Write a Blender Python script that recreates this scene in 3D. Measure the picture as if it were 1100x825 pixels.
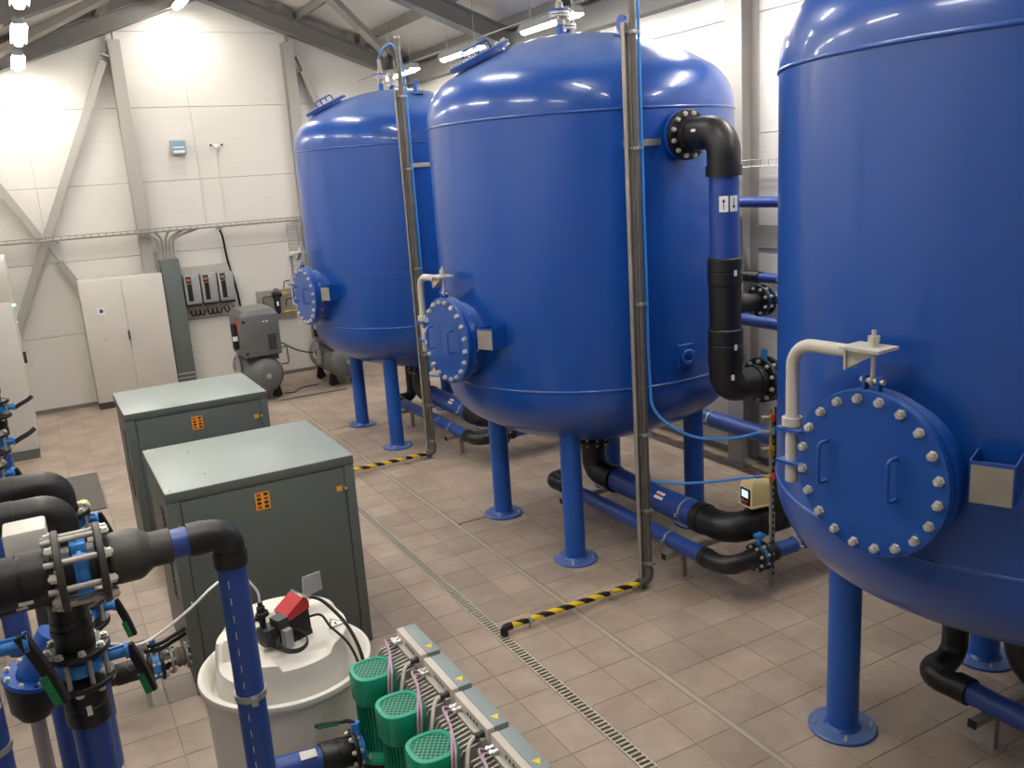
import bpy, bmesh, math, random
from mathutils import Vector, Matrix
random.seed(7)
S = bpy.context.scene
for o in list(bpy.data.objects): bpy.data.objects.remove(o)
COL = S.collection
V = Vector; PI = math.pi

# ------------------------------------------------------------------ camera, exposure, world
CAM = V((0, 0, 3.1))
yaw, pit, roll, FPX = 0.4891336, 0.2352983, -0.0665814, 949.48
f = V((math.sin(yaw)*math.cos(pit), math.cos(yaw)*math.cos(pit), -math.sin(pit)))
r = V((math.cos(yaw), -math.sin(yaw), 0)); u = r.cross(f)
c_, s_ = math.cos(roll), math.sin(roll)
rr = r*c_ + u*s_; uu = u*c_ - r*s_
cam = bpy.data.cameras.new('camera'); camo = bpy.data.objects.new('camera', cam); COL.objects.link(camo)
cam.sensor_width = 36.0; cam.sensor_fit = 'HORIZONTAL'; cam.lens = 36.0*FPX/1100.0; cam.clip_start = 0.05
camo.matrix_world = Matrix(((rr.x, uu.x, -f.x, CAM.x), (rr.y, uu.y, -f.y, CAM.y), (rr.z, uu.z, -f.z, CAM.z), (0, 0, 0, 1)))
S.camera = camo
S.view_settings.view_transform = 'Standard'; S.view_settings.look = 'None'
S.view_settings.gamma = 1.0; S.view_settings.use_curve_mapping = False
S.view_settings.exposure = 0.62
LAMP_STRENGTH = 60.0
W = bpy.data.worlds.new('world'); S.world = W; W.use_nodes = True
W.node_tree.nodes['Background'].inputs[0].default_value = (0.9, 0.95, 1.0, 1)
W.node_tree.nodes['Background'].inputs[1].default_value = 0.02

# ------------------------------------------------------------------ materials
def lin(c):
    return tuple(((v/255.0)/12.92 if v/255.0 <= 0.04045 else ((v/255.0+0.055)/1.055)**2.4) for v in c)
MAT = {}
def mat(name, rgb, rough=0.5, metal=0.0, var=0.08, vs=3.0, bump=0.0, bs=60.0, coat=0.0, rvar=0.0, alpha=None, trans=0.0, sss=0.0):
    m = bpy.data.materials.new(name); m.use_nodes = True; nt = m.node_tree; N = nt.nodes; L = nt.links
    b = N['Principled BSDF']
    b.inputs['Roughness'].default_value = rough; b.inputs['Metallic'].default_value = metal
    b.inputs['Coat Weight'].default_value = coat; b.inputs['Coat Roughness'].default_value = 0.08
    if trans: b.inputs['Transmission Weight'].default_value = trans
    if sss:
        b.inputs['Subsurface Weight'].default_value = sss; b.inputs['Subsurface Radius'].default_value = (0.05, 0.05, 0.05)
    tc = N.new('ShaderNodeNewGeometry')
    nz = N.new('ShaderNodeTexNoise'); nz.inputs['Scale'].default_value = vs; nz.inputs['Detail'].default_value = 5
    L.new(tc.outputs['Position'], nz.inputs['Vector'])
    c = lin(rgb)
    rp = N.new('ShaderNodeValToRGB'); rp.color_ramp.elements[0].position = 0.2; rp.color_ramp.elements[1].position = 0.8
    rp.color_ramp.elements[0].color = tuple(max(0, x*(1-var)) for x in c)+(1,)
    rp.color_ramp.elements[1].color = tuple(min(1, x*(1+var)) for x in c)+(1,)
    L.new(nz.outputs['Fac'], rp.inputs['Fac']); L.new(rp.outputs['Color'], b.inputs['Base Color'])
    if rvar:
        mp = N.new('ShaderNodeMapRange'); mp.inputs['To Min'].default_value = max(0, rough-rvar); mp.inputs['To Max'].default_value = min(1, rough+rvar)
        n3 = N.new('ShaderNodeTexNoise'); n3.inputs['Scale'].default_value = vs*2.3; n3.inputs['Detail'].default_value = 6
        L.new(tc.outputs['Position'], n3.inputs['Vector']); L.new(n3.outputs['Fac'], mp.inputs['Value']); L.new(mp.outputs['Result'], b.inputs['Roughness'])
    if bump:
        n2 = N.new('ShaderNodeTexNoise'); n2.inputs['Scale'].default_value = bs; n2.inputs['Detail'].default_value = 3
        L.new(tc.outputs['Position'], n2.inputs['Vector'])
        bp = N.new('ShaderNodeBump'); bp.inputs['Strength'].default_value = bump; bp.inputs['Distance'].default_value = 0.004
        L.new(n2.outputs['Fac'], bp.inputs['Height']); L.new(bp.outputs['Normal'], b.inputs['Normal'])
    MAT[name] = m; return m
def emit(name, rgb, strength):
    m = bpy.data.materials.new(name); m.use_nodes = True; b = m.node_tree.nodes['Principled BSDF']
    b.inputs['Base Color'].default_value = (0.8, 0.8, 0.8, 1)
    b.inputs['Emission Color'].default_value = lin(rgb)+(1,); b.inputs['Emission Strength'].default_value = strength
    MAT[name] = m; return m

mat('tank_blue', (18, 73, 158), 0.30, var=0.05, vs=0.9, bump=0.04, bs=25, rvar=0.05, coat=0.35)
mat('frame_blue', (24, 84, 172), 0.4, var=0.08)
mat('pipe_blue', (42, 74, 150), 0.36, var=0.10, vs=4)
mat('valve_blue', (48, 128, 205), 0.38, var=0.1)
mat('hose_blue', (60, 140, 220), 0.4)
mat('pe_black', (26, 26, 27), 0.42, var=0.25, vs=6, rvar=0.08)
mat('pe_grey', (58, 56, 53), 0.5, var=0.25, vs=9, rvar=0.1)
mat('rubber', (16, 16, 17), 0.6)
mat('dark_grey', (52, 52, 54), 0.5)
mat('steel', (158, 152, 144), 0.5, metal=0.45, var=0.15, vs=8)
mat('dark_steel', (108, 105, 100), 0.45, metal=0.4, var=0.15, vs=8)
mat('galv', (176, 176, 174), 0.42, metal=0.6, var=0.15, vs=20)
mat('bolt_steel', (205, 202, 195), 0.35, metal=0.5)
mat('galv_dull', (168, 164, 158), 0.55, metal=0.25, var=0.12, vs=15)
mat('cable_mid', (158, 154, 148), 0.5)
mat('cable_tray', (132, 128, 122), 0.5, metal=0.4)
mat('wall_white', (221, 218, 212), 0.36, var=0.02)
mat('roof_white', (228, 225, 216), 0.55, var=0.02)
mat('beam_grey', (128, 126, 122), 0.55, var=0.05)
mat('column_grey', (168, 164, 158), 0.55, var=0.04)
mat('base_grey', (125, 120, 112), 0.6)
mat('cabinet_cream', (208, 204, 196), 0.42, var=0.015)
mat('plinth_dark', (70, 66, 60), 0.6)
mat('plinth_green', (96, 104, 98), 0.6)
mat('duct_green', (98, 106, 104), 0.5, var=0.05)
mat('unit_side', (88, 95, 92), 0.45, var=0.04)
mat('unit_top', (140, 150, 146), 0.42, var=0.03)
mat('unit_seam', (25, 30, 30), 0.7)
mat('chrome', (225, 225, 225), 0.25, metal=0.9)
mat('orange', (238, 160, 40), 0.5)
mat('yellow', (240, 205, 40), 0.45)
mat('ink', (18, 18, 18), 0.6)
mat('red', (184, 44, 50), 0.4)
mat('logo_red', (200, 75, 65), 0.5)
mat('white_label', (236, 234, 228), 0.5)
mat('white_plastic', (226, 222, 214), 0.42, var=0.02, sss=0.15)
mat('pump_green', (14, 150, 118), 0.36, var=0.06)
mat('drive_light', (196, 188, 178), 0.5)
mat('drive_lid', (132, 144, 146), 0.5)
mat('drive_fin', (178, 174, 166), 0.45, metal=0.2)
mat('inverter_grey', (158, 160, 160), 0.45)
mat('compressor_grey', (102, 105, 106), 0.36)
mat('brass', (196, 160, 80), 0.35, metal=0.8)
mat('actuator_cream', (232, 216, 162), 0.38)
mat('davit_grey', (188, 184, 176), 0.5)
mat('cable_pink', (186, 150, 172), 0.5)
mat('cable_grey', (188, 184, 176), 0.5)
mat('cable_dark', (110, 108, 106), 0.5)
mat('green_grip', (20, 120, 70), 0.5)
mat('mat_grey', (98, 95, 90), 0.75, var=0.15, vs=30)
mat('drain_steel', (190, 182, 166), 0.4, metal=0.15)
mat('drain_dark', (14, 13, 12), 0.8)
mat('joint_strip', (172, 164, 150), 0.5, metal=0.2)
mat('glove_cream', (232, 218, 160), 0.6)
mat('clear', (230, 235, 235), 0.1, trans=0.85)
mat('tape_white', (238, 238, 236), 0.45)
mat('clear_blue', (130, 165, 190), 0.15)
mat('hose_dark', (50, 80, 95), 0.45)
mat('orange_dull', (190, 110, 60), 0.5)
emit('screen', (170, 215, 250), 0.75)
emit('led_green', (90, 255, 170), 6.0)
emit('lamp_glow', (255, 249, 239), LAMP_STRENGTH)

def dust_tank():      # pale dust settled on upward-facing paint
    nt = MAT['tank_blue'].node_tree; N = nt.nodes; L = nt.links; b = N['Principled BSDF']
    src = b.inputs['Base Color'].links[0].from_socket
    g = N.new('ShaderNodeNewGeometry'); sp = N.new('ShaderNodeSeparateXYZ'); L.new(g.outputs['Normal'], sp.inputs[0])
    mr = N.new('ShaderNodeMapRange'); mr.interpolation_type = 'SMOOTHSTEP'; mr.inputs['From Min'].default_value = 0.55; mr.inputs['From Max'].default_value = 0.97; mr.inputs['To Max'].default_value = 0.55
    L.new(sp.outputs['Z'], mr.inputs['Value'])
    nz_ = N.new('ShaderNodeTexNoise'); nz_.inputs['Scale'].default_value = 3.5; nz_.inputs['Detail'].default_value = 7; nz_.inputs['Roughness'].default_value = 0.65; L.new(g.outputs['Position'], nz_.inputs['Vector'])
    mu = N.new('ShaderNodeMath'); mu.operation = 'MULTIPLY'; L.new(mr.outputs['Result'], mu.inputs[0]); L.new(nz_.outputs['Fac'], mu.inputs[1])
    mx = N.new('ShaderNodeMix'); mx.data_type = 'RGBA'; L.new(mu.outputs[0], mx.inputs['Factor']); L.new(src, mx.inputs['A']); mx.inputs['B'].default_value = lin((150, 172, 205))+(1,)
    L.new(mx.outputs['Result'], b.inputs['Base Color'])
dust_tank()
def tile_mat():
    m = bpy.data.materials.new('floor_tile'); m.use_nodes = True; nt = m.node_tree; N = nt.nodes; L = nt.links
    b = N['Principled BSDF']; g = N.new('ShaderNodeNewGeometry')
    dv = N.new('ShaderNodeVectorMath'); dv.operation = 'DIVIDE'; dv.inputs[1].default_value = (0.305, 0.305, 10)
    ad = N.new('ShaderNodeVectorMath'); ad.operation = 'ADD'; ad.inputs[1].default_value = (-2.757/0.305+50, -3.93/0.305+50, 0.5)
    fl = N.new('ShaderNodeVectorMath'); fl.operation = 'FLOOR'
    wn = N.new('ShaderNodeTexWhiteNoise'); wn.noise_dimensions = '3D'
    L.new(g.outputs['Position'], dv.inputs[0]); L.new(dv.outputs[0], ad.inputs[0]); L.new(ad.outputs[0], fl.inputs[0]); L.new(fl.outputs[0], wn.inputs['Vector'])
    n1 = N.new('ShaderNodeTexNoise'); n1.inputs['Scale'].default_value = 2.2; n1.inputs['Detail'].default_value = 8; n1.inputs['Roughness'].default_value = 0.65
    L.new(g.outputs['Position'], n1.inputs['Vector'])
    r1 = N.new('ShaderNodeValToRGB'); r1.color_ramp.elements[0].position = 0.33; r1.color_ramp.elements[1].position = 0.68
    r1.color_ramp.elements[0].color = lin((150, 133, 118))+(1,); r1.color_ramp.elements[1].color = lin((176, 160, 145))+(1,)
    L.new(n1.outputs['Fac'], r1.inputs['Fac'])
    mr = N.new('ShaderNodeMapRange'); mr.inputs['To Min'].default_value = 0.88; mr.inputs['To Max'].default_value = 1.08
    L.new(wn.outputs['Value'], mr.inputs['Value'])
    mx = N.new('ShaderNodeVectorMath'); mx.operation = 'SCALE'; L.new(r1.outputs['Color'], mx.inputs[0]); L.new(mr.outputs['Result'], mx.inputs['Scale'])
    L.new(mx.outputs[0], b.inputs['Base Color'])
    n2 = N.new('ShaderNodeTexNoise'); n2.inputs['Scale'].default_value = 3.1; n2.inputs['Detail'].default_value = 8
    L.new(g.outputs['Position'], n2.inputs['Vector'])
    m2 = N.new('ShaderNodeMapRange'); m2.inputs['From Min'].default_value = 0.3; m2.inputs['From Max'].default_value = 0.7
    m2.inputs['To Min'].default_value = 0.36; m2.inputs['To Max'].default_value = 0.62
    L.new(n2.outputs['Fac'], m2.inputs['Value']); L.new(m2.outputs['Result'], b.inputs['Roughness'])
    n3 = N.new('ShaderNodeTexNoise'); n3.inputs['Scale'].default_value = 45; n3.inputs['Detail'].default_value = 3
    L.new(g.outputs['Position'], n3.inputs['Vector'])
    bp = N.new('ShaderNodeBump'); bp.inputs['Strength'].default_value = 0.12; bp.inputs['Distance'].default_value = 0.004
    L.new(n3.outputs['Fac'], bp.inputs['Height']); L.new(bp.outputs['Normal'], b.inputs['Normal'])
    MAT['floor_tile'] = m
tile_mat()
mat('grout', (150, 136, 120), 0.8, var=0.3, vs=1.2)

def stripe_mat():   # yellow and black hazard tape wound round a pipe that runs along x
    m = bpy.data.materials.new('hazard_tape'); m.use_nodes = True; nt = m.node_tree; N = nt.nodes; L = nt.links
    b = N['Principled BSDF']; b.inputs['Roughness'].default_value = 0.4
    tc = N.new('ShaderNodeTexCoord'); sp = N.new('ShaderNodeSeparateXYZ'); L.new(tc.outputs['Object'], sp.inputs[0])
    a = N.new('ShaderNodeMath'); a.operation = 'MULTIPLY_ADD'; a.inputs[1].default_value = 1.6; L.new(sp.outputs['Y'], a.inputs[0]); L.new(sp.outputs['X'], a.inputs[2])
    a2 = N.new('ShaderNodeMath'); a2.operation = 'MULTIPLY_ADD'; a2.inputs[1].default_value = 1.1; L.new(sp.outputs['Z'], a2.inputs[0]); L.new(a.outputs[0], a2.inputs[2])
    d = N.new('ShaderNodeMath'); d.operation = 'DIVIDE'; d.inputs[1].default_value = 0.17; L.new(a2.outputs[0], d.inputs[0])
    fr = N.new('ShaderNodeMath'); fr.operation = 'FRACT'; L.new(d.outputs[0], fr.inputs[0])
    g = N.new('ShaderNodeMath'); g.operation = 'GREATER_THAN'; g.inputs[1].default_value = 0.5; L.new(fr.outputs[0], g.inputs[0])
    rp = N.new('ShaderNodeValToRGB'); rp.color_ramp.interpolation = 'CONSTANT'
    rp.color_ramp.elements[0].color = lin((22, 20, 18))+(1,); rp.color_ramp.elements[1].position = 0.5; rp.color_ramp.elements[1].color = lin((238, 205, 40))+(1,)
    L.new(g.outputs[0], rp.inputs['Fac']); L.new(rp.outputs['Color'], b.inputs['Base Color']); MAT['hazard_tape'] = m
stripe_mat()

def perforated(name, rgb, dark, scale):    # fine perforation of a fan cover, in object space
    m = bpy.data.materials.new(name); m.use_nodes = True; nt = m.node_tree; N = nt.nodes; L = nt.links
    b = N['Principled BSDF']; b.inputs['Roughness'].default_value = 0.4
    g = N.new('ShaderNodeNewGeometry'); vo = N.new('ShaderNodeTexVoronoi'); vo.inputs['Scale'].default_value = scale; vo.inputs['Randomness'].default_value = 0.0
    mp = N.new('ShaderNodeMapping'); mp.inputs['Rotation'].default_value = (0, 0, 0.6); L.new(g.outputs['Position'], mp.inputs['Vector'])
    mp.inputs['Scale'].default_value = (1, 1, 0.0)
    L.new(mp.outputs[0], vo.inputs['Vector'])
    rp = N.new('ShaderNodeValToRGB'); rp.color_ramp.interpolation = 'CONSTANT'
    rp.color_ramp.elements[0].color = lin(dark)+(1,); rp.color_ramp.elements[1].position = 0.40; rp.color_ramp.elements[1].color = lin(rgb)+(1,)
    L.new(vo.outputs['Distance'], rp.inputs['Fac']); L.new(rp.outputs['Color'], b.inputs['Base Color']); MAT[name] = m
perforated('fan_grille', (20, 150, 118), (6, 40, 34), 58)

# ------------------------------------------------------------------ mesh helpers
def frame(d):
    d = d.normalized(); a = V((0, 0, 1)) if abs(d.z) < 0.9 else V((1, 0, 0))
    x = a.cross(d).normalized(); return x, d.cross(x), d
class MB:
    def __init__(s): s.v = []; s.f = []
    def add(s, vs, fs):
        o = len(s.v); s.v += [V(p) for p in vs]; s.f += [[i+o for i in q] for q in fs]; return s
    def box(s, a, b):
        x0, y0, z0 = a; x1, y1, z1 = b
        return s.add([(x0,y0,z0),(x1,y0,z0),(x1,y1,z0),(x0,y1,z0),(x0,y0,z1),(x1,y0,z1),(x1,y1,z1),(x0,y1,z1)],
                     [(0,3,2,1),(4,5,6,7),(0,1,5,4),(1,2,6,5),(2,3,7,6),(3,0,4,7)])
    def obox(s, c, X, Y, Z):      # centre and three half-axis vectors
        c = V(c); X = V(X); Y = V(Y); Z = V(Z)
        return s.add([c-X-Y-Z,c+X-Y-Z,c+X+Y-Z,c-X+Y-Z,c-X-Y+Z,c+X-Y+Z,c+X+Y+Z,c-X+Y+Z],
                     [(0,3,2,1),(4,5,6,7),(0,1,5,4),(1,2,6,5),(2,3,7,6),(3,0,4,7)])
    def cbox(s, a, b, ch=0.01):   # chamfered box
        bm = bmesh.new(); bmesh.ops.create_cube(bm, size=1)
        a = V(a); b = V(b)
        for v in bm.verts: v.co = V(((a.x+b.x)/2+v.co.x*(b.x-a.x), (a.y+b.y)/2+v.co.y*(b.y-a.y), (a.z+b.z)/2+v.co.z*(b.z-a.z)))
        bmesh.ops.bevel(bm, geom=bm.edges[:], offset=ch, segments=2, profile=0.5, affect='EDGES')
        bm.verts.index_update(); s.add([v.co.copy() for v in bm.verts], [[v.index for v in q.verts] for q in bm.faces]); bm.free(); return s
    def bar(s, p, q, w, h, up=(0, 0, 1)):   # rectangular bar between two points
        p = V(p); q = V(q); d = (q-p); X = d.cross(V(up))
        if X.length < 1e-6: X = V((1, 0, 0))
        X.normalize(); Y = X.cross(d).normalized()
        return s.obox((p+q)/2, d/2, X*w/2, Y*h/2)
    def lathe(s, prof, o=(0,0,0), d=(0,0,1), n=24, cap0=True, cap1=True):   # prof = [(radius, along)]
        o = V(o); x, y, z = frame(V(d)); vs = []; fs = []; k = len(prof)
        for (R, t) in prof:
            for i in range(n):
                a = 2*PI*i/n; vs.append(o+z*t+x*(R*math.cos(a))+y*(R*math.sin(a)))
        for j in range(k-1):
            for i in range(n):
                i2 = (i+1) % n; fs.append((j*n+i, j*n+i2, (j+1)*n+i2, (j+1)*n+i))
        if cap0: fs.append(tuple(range(n-1, -1, -1)))
        if cap1: fs.append(tuple(range((k-1)*n, k*n)))
        return s.add(vs, fs)
    def cyl(s, p, q, R, n=20, R2=None, caps=True):
        p = V(p); q = V(q); return s.lathe([(R, 0), (R if R2 is None else R2, (q-p).length)], p, q-p, n, caps, caps)
    def ring(s, c, d, R0, R1, t, n=28):    # flat annulus with thickness t, centred on c
        return s.lathe([(R0, -t/2), (R1, -t/2), (R1, t/2), (R0, t/2), (R0, -t/2)], c, d, n, False, False)
    def sweep(s, pts, R, n=14, caps=True):
        pts = [V(p) for p in pts]; vs = []; fs = []; m = len(pts)
        T = []
        for i in range(m):
            a = pts[max(0, i-1)]; b = pts[min(m-1, i+1)]; T.append((b-a).normalized())
        x, y, z = frame(T[0])
        for i in range(m):
            if i:
                ax = T[i-1].cross(T[i])
                if ax.length > 1e-7:
                    q = Matrix.Rotation(T[i-1].angle(T[i]), 3, ax.normalized()); x = q @ x; y = q @ y
            rr_ = R[i] if isinstance(R, (list, tuple)) else R
            for k in range(n):
                a = 2*PI*k/n; vs.append(pts[i]+x*(rr_*math.cos(a))+y*(rr_*math.sin(a)))
        for j in range(m-1):
            for k in range(n):
                k2 = (k+1) % n; fs.append((j*n+k, j*n+k2, (j+1)*n+k2, (j+1)*n+k))
        if caps: fs.append(tuple(range(n-1, -1, -1))); fs.append(tuple(range((m-1)*n, m*n)))
        return s.add(vs, fs)
    def torus(s, c, d, R, r_, n=32, k=8):
        x, y, z = frame(V(d)); c = V(c); vs = []; fs = []
        for i in range(n):
            a = 2*PI*i/n; e = x*math.cos(a)+y*math.sin(a)
            for j in range(k):
                b = 2*PI*j/k; vs.append(c+e*(R+r_*math.cos(b))+z*(r_*math.sin(b)))
        for i in range(n):
            for j in range(k):
                fs.append((i*k+j, ((i+1) % n)*k+j, ((i+1) % n)*k+(j+1) % k, i*k+(j+1) % k))
        return s.add(vs, fs)
    def prism(s, poly, d):      # polygon points (coplanar), extruded by vector d
        n = len(poly); d = V(d); vs = [V(p) for p in poly]+[V(p)+d for p in poly]
        fs = [tuple(range(n-1, -1, -1)), tuple(range(n, 2*n))]+[(i, (i+1) % n, (i+1) % n+n, i+n) for i in range(n)]
        return s.add(vs, fs)
    def mesh(s, name, m, off, ang=35):
        me = bpy.data.meshes.new(name); me.from_pydata([tuple(p-off) for p in s.v], [], s.f)
        bm = bmesh.new(); bm.from_mesh(me); bmesh.ops.recalc_face_normals(bm, faces=bm.faces[:]); bm.to_mesh(me); bm.free()
        me.materials.append(MAT[m]); me.shade_smooth(); me.set_sharp_from_angle(angle=math.radians(ang)); return me
    def build(s, name, m, parent=None, ang=35, off=None):
        o0 = V((0, 0, 0)) if off is None else V(off)
        if parent is not None:
            p = parent
            while p is not None: o0 = o0+p.location; p = p.parent
        o = bpy.data.objects.new(name, s.mesh(name, m, o0, ang)); COL.objects.link(o)
        if off is not None: o.location = off
        o.parent = parent; return o
def tag(o, label, cat=None, group=None, kind=None):
    if label: o['label'] = label
    if cat: o['category'] = cat
    if group: o['group'] = group
    if kind: o['kind'] = kind
    return o
def thing(name, label, cat, loc=(0, 0, 0), group=None, kind=None):
    o = bpy.data.objects.new(name, None); COL.objects.link(o); o.location = loc; o.empty_display_size = 0.1
    return tag(o, label, cat, group, kind)
def single(mb, name, m, label, cat, loc, group=None, ang=35):     # a thing that is one mesh
    o = mb.build(name, m, None, ang, off=V(loc)); return tag(o, label, cat, group)
def copy_tree(o, parent=None):
    c = o.copy(); COL.objects.link(c); c.parent = parent
    for ch in list(o.children): copy_tree(ch, c)
    return c
def fillet(pts, R, n=8):
    pts = [V(p) for p in pts]; out = [pts[0]]
    for i in range(1, len(pts)-1):
        a = (pts[i-1]-pts[i]); b = (pts[i+1]-pts[i]); th = a.angle(b)
        if th > PI-0.02: out.append(pts[i]); continue
        a.normalize(); b.normalize(); t = min(R/math.tan(th/2), (pts[i-1]-pts[i]).length*0.49, (pts[i+1]-pts[i]).length*0.49)
        Rr = t*math.tan(th/2); p0 = pts[i]+a*t; p1 = pts[i]+b*t; c = pts[i]+(a+b).normalized()*(Rr/math.sin(th/2))
        v0 = p0-c; v1 = p1-c; ax = v0.cross(v1).normalized(); tot = v0.angle(v1)
        for k in range(n+1): out.append(c+Matrix.Rotation(tot*k/n, 3, ax) @ v0)
    out.append(pts[-1]); return out
def spline(pts, n=10):     # Catmull-Rom through points
    P = [V(p) for p in pts]; P = [P[0]*2-P[1]]+P+[P[-1]*2-P[-2]]; out = []
    for i in range(1, len(P)-2):
        for k in range(n):
            t = k/n; a, b, c, d = P[i-1], P[i], P[i+1], P[i+2]
            out.append(0.5*((2*b)+(c-a)*t+(2*a-5*b+4*c-d)*t*t+(3*b-a-3*c+d)*t**3))
    out.append(P[-2]); return out
# shared bolt heads (hexagon, along +z)
BM = {}
def bolt_mesh(Rb, h, m):
    key = (round(Rb, 4), round(h, 4), m)
    if key not in BM:
        b = MB(); b.lathe([(Rb*1.25, 0), (Rb*1.25, h*0.15), (Rb, h*0.15), (Rb, h*0.8), (Rb*0.55, h*0.8), (Rb*0.5, h)], n=6); BM[key] = b.mesh('bolt', m, V((0, 0, 0)), 30)
    return BM[key]
def bolts(parent, root, c, d, Rc, n, Rb, h, m='bolt_steel', ph=0.5, name='bolt'):
    x, y, z = frame(V(d)); c = V(c); q = V((0, 0, 1)).rotation_difference(z); off = V((0, 0, 0)); p = parent
    while p is not None: off = off+p.location; p = p.parent
    for i in range(n):
        a = 2*PI*(i+ph)/n
        o = bpy.data.objects.new(name, bolt_mesh(Rb, h, m)); COL.objects.link(o); o.parent = parent
        o.location = c+x*(Rc*math.cos(a))+y*(Rc*math.sin(a))-off; o.rotation_mode = 'QUATERNION'; o.rotation_quaternion = q
class Run:      # a pipe assembly: one thing, its pieces are parts
    def __init__(s, name, label, cat, loc, group=None): s.t = thing(name, label, cat, loc, group)
    def pipe(s, p, q, R, m='pipe_blue', name='pipe', par=None): return MB().cyl(p, q, R, 24).build(name, m, par or s.t)
    def elbow(s, a, c, b, R, rad, m='pe_black', collar=0.08, thick=1.08):
        a = V(a); c = V(c); b = V(b); pts = fillet([a, c, b], rad, 10); o = MB().sweep(pts, R, 22)
        da = (c-a).normalized(); db = (b-c).normalized()
        if collar:
            o.cyl(a, a+da*min(collar, (c-a).length*0.45), R*thick, 22); o.cyl(b-db*min(collar, (b-c).length*0.45), b, R*thick, 22)
        return o.build('elbow', m, s.t)
    def coupling(s, p, q, R, m='pe_black', name='coupling'):
        p = V(p); q = V(q); L_ = (q-p).length
        return MB().lathe([(R*0.93, 0), (R, L_*0.05), (R, L_*0.46), (R*0.965, L_*0.48), (R*0.965, L_*0.52), (R, L_*0.54), (R, L_*0.95), (R*0.93, L_)], p, q-p, 24).build(name, m, s.t)
    def flange(s, c, d, R, Rc, t, nb, Rb, h, m='pe_black', back=True, ph=0.5, hole=0.0):
        c = V(c); d = V(d).normalized()
        o = (MB().ring(c, d, max(hole, 0.01), R, t) if hole else MB().lathe([(R*0.97, -t/2), (R, -t/2+0.004), (R, t/2-0.004), (R*0.97, t/2)], c, d, 30)).build('flange', m, s.t)
        bolts(o, s.t, c+d*t/2, d, Rc, nb, Rb, h, ph=ph)
        if back: bolts(o, s.t, c-d*t/2, -d, Rc, nb, Rb, h, ph=ph)
        return o
    def clamp(s, c, d, R, m='galv', w=0.02):
        c = V(c); d = V(d).normalized(); o = MB().ring(c, d, R, R+0.006, w, 28); x, y, z = frame(d)
        for sg in (1, -1): o.obox(c+x*sg*(R+0.016), x*0.014, y*0.012, z*w*0.6)
        return o.build('pipe_clamp', m, s.t)

# ------------------------------------------------------------------ the room
XL, XR, YB, YE, RIDGE, SL = -0.95, 6.33, -3.2, 14.82, 2.9, 0.37
ZC = 6.34                      # underside of the roof sheets at the ridge
roofz = lambda x, z0=ZC: z0-SL*abs(x-RIDGE)
def structure(o, label=None): o['kind'] = 'structure'; return tag(o, label) if label else o
def project(p):
    d = V(p)-CAM; z = d.dot(f)
    return (550+FPX*d.dot(rr)/z, 412.5-FPX*d.dot(uu)/z) if z > 0.1 else (-999, -999)

floor = structure(MB().box((XL-0.2, YB-0.2, -0.18), (XR+0.2, YE+0.2, -0.12)).box((XL-0.2, YB-0.2, -0.12), (2.386, YE+0.2, -0.004)).box((2.474, YB-0.2, -0.12), (XR+0.2, YE+0.2, -0.004)).box((2.386, YB-0.2, -0.12), (2.474, -1.0, -0.004)).box((2.386, 14.2, -0.12), (2.474, YE+0.2, -0.004)).build('floor', 'grout'), 'brown ceramic tiled floor of the plant hall')
xe = [2.757-0.305*k for k in range(13, 0, -1)]
cols = []
for k in range(-12, 12):
    a = 2.757+0.305*k; b = a+0.305
    if b < XL or a > XR: continue
    a = max(a, XL); b = min(b, XR)
    for (lo, hi) in ((2.385, 2.475), (3.015, 3.045)):      # drain channel and metal joint strip
        if lo <= a < hi: a = hi
        if lo < b <= hi: b = lo
    if a < 2.385 and b > 2.475: cols.append((a, 2.385)); a = 2.475
    if a < 3.015 and b > 3.045: cols.append((a, 3.015)); a = 3.045
    if b-a > 0.02: cols.append((a, b))
tiles = []
for k in range(-24, 37):
    y0 = max(3.93+0.305*k, YB); y1 = min(3.93+0.305*(k+1), YE)
    if y1-y0 < 0.02: continue
    for (a, b) in cols:
        px, py = project(((a+b)/2, (y0+y1)/2, 0)); hid = 0.45 < a < 1.6 and 5.3 < y0 < 8.6
        vis = -20 < px < 1120 and -20 < py < 845 and not hid
        tiles.append((not vis, (V(((a+b)/2, (y0+y1)/2, 0))-CAM).length, a, b, y0, y1))
tiles.sort()
def tile_shape(mb, x0, y0, x1, y1, dz=0.0):
    g = 0.0025; c = 0.002; z0 = -0.012; z1 = dz
    x0 += g; y0 += g; x1 -= g; y1 -= g
    mb.add([(x0,y0,z0),(x1,y0,z0),(x1,y1,z0),(x0,y1,z0),(x0,y0,z1-c),(x1,y0,z1-c),(x1,y1,z1-c),(x0,y1,z1-c),
            (x0+c,y0+c,z1),(x1-c,y0+c,z1),(x1-c,y1-c,z1),(x0+c,y1-c,z1)],
           [(0,1,5,4),(1,2,6,5),(2,3,7,6),(3,0,4,7),(4,5,9,8),(5,6,10,9),(6,7,11,10),(7,4,8,11),(8,9,10,11)])
rest = MB(); TM = {}
for i, (_, _, a, b, y0, y1) in enumerate(tiles):
    if i < 300:
        key = (round(b-a, 4), round(y1-y0, 4))
        if key not in TM:
            t = MB(); tile_shape(t, 0, 0, b-a, y1-y0); TM[key] = t.mesh('tile', 'floor_tile', V((0, 0, 0)), 10)
        o = bpy.data.objects.new('tile', TM[key]); COL.objects.link(o); o.location = (a, y0, random.uniform(-0.0006, 0)); o.parent = floor
    else: tile_shape(rest, a, y0, b, y1)
structure(rest.build('tiles_beyond', 'floor_tile', floor, 10))['kind'] = 'stuff'

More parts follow.
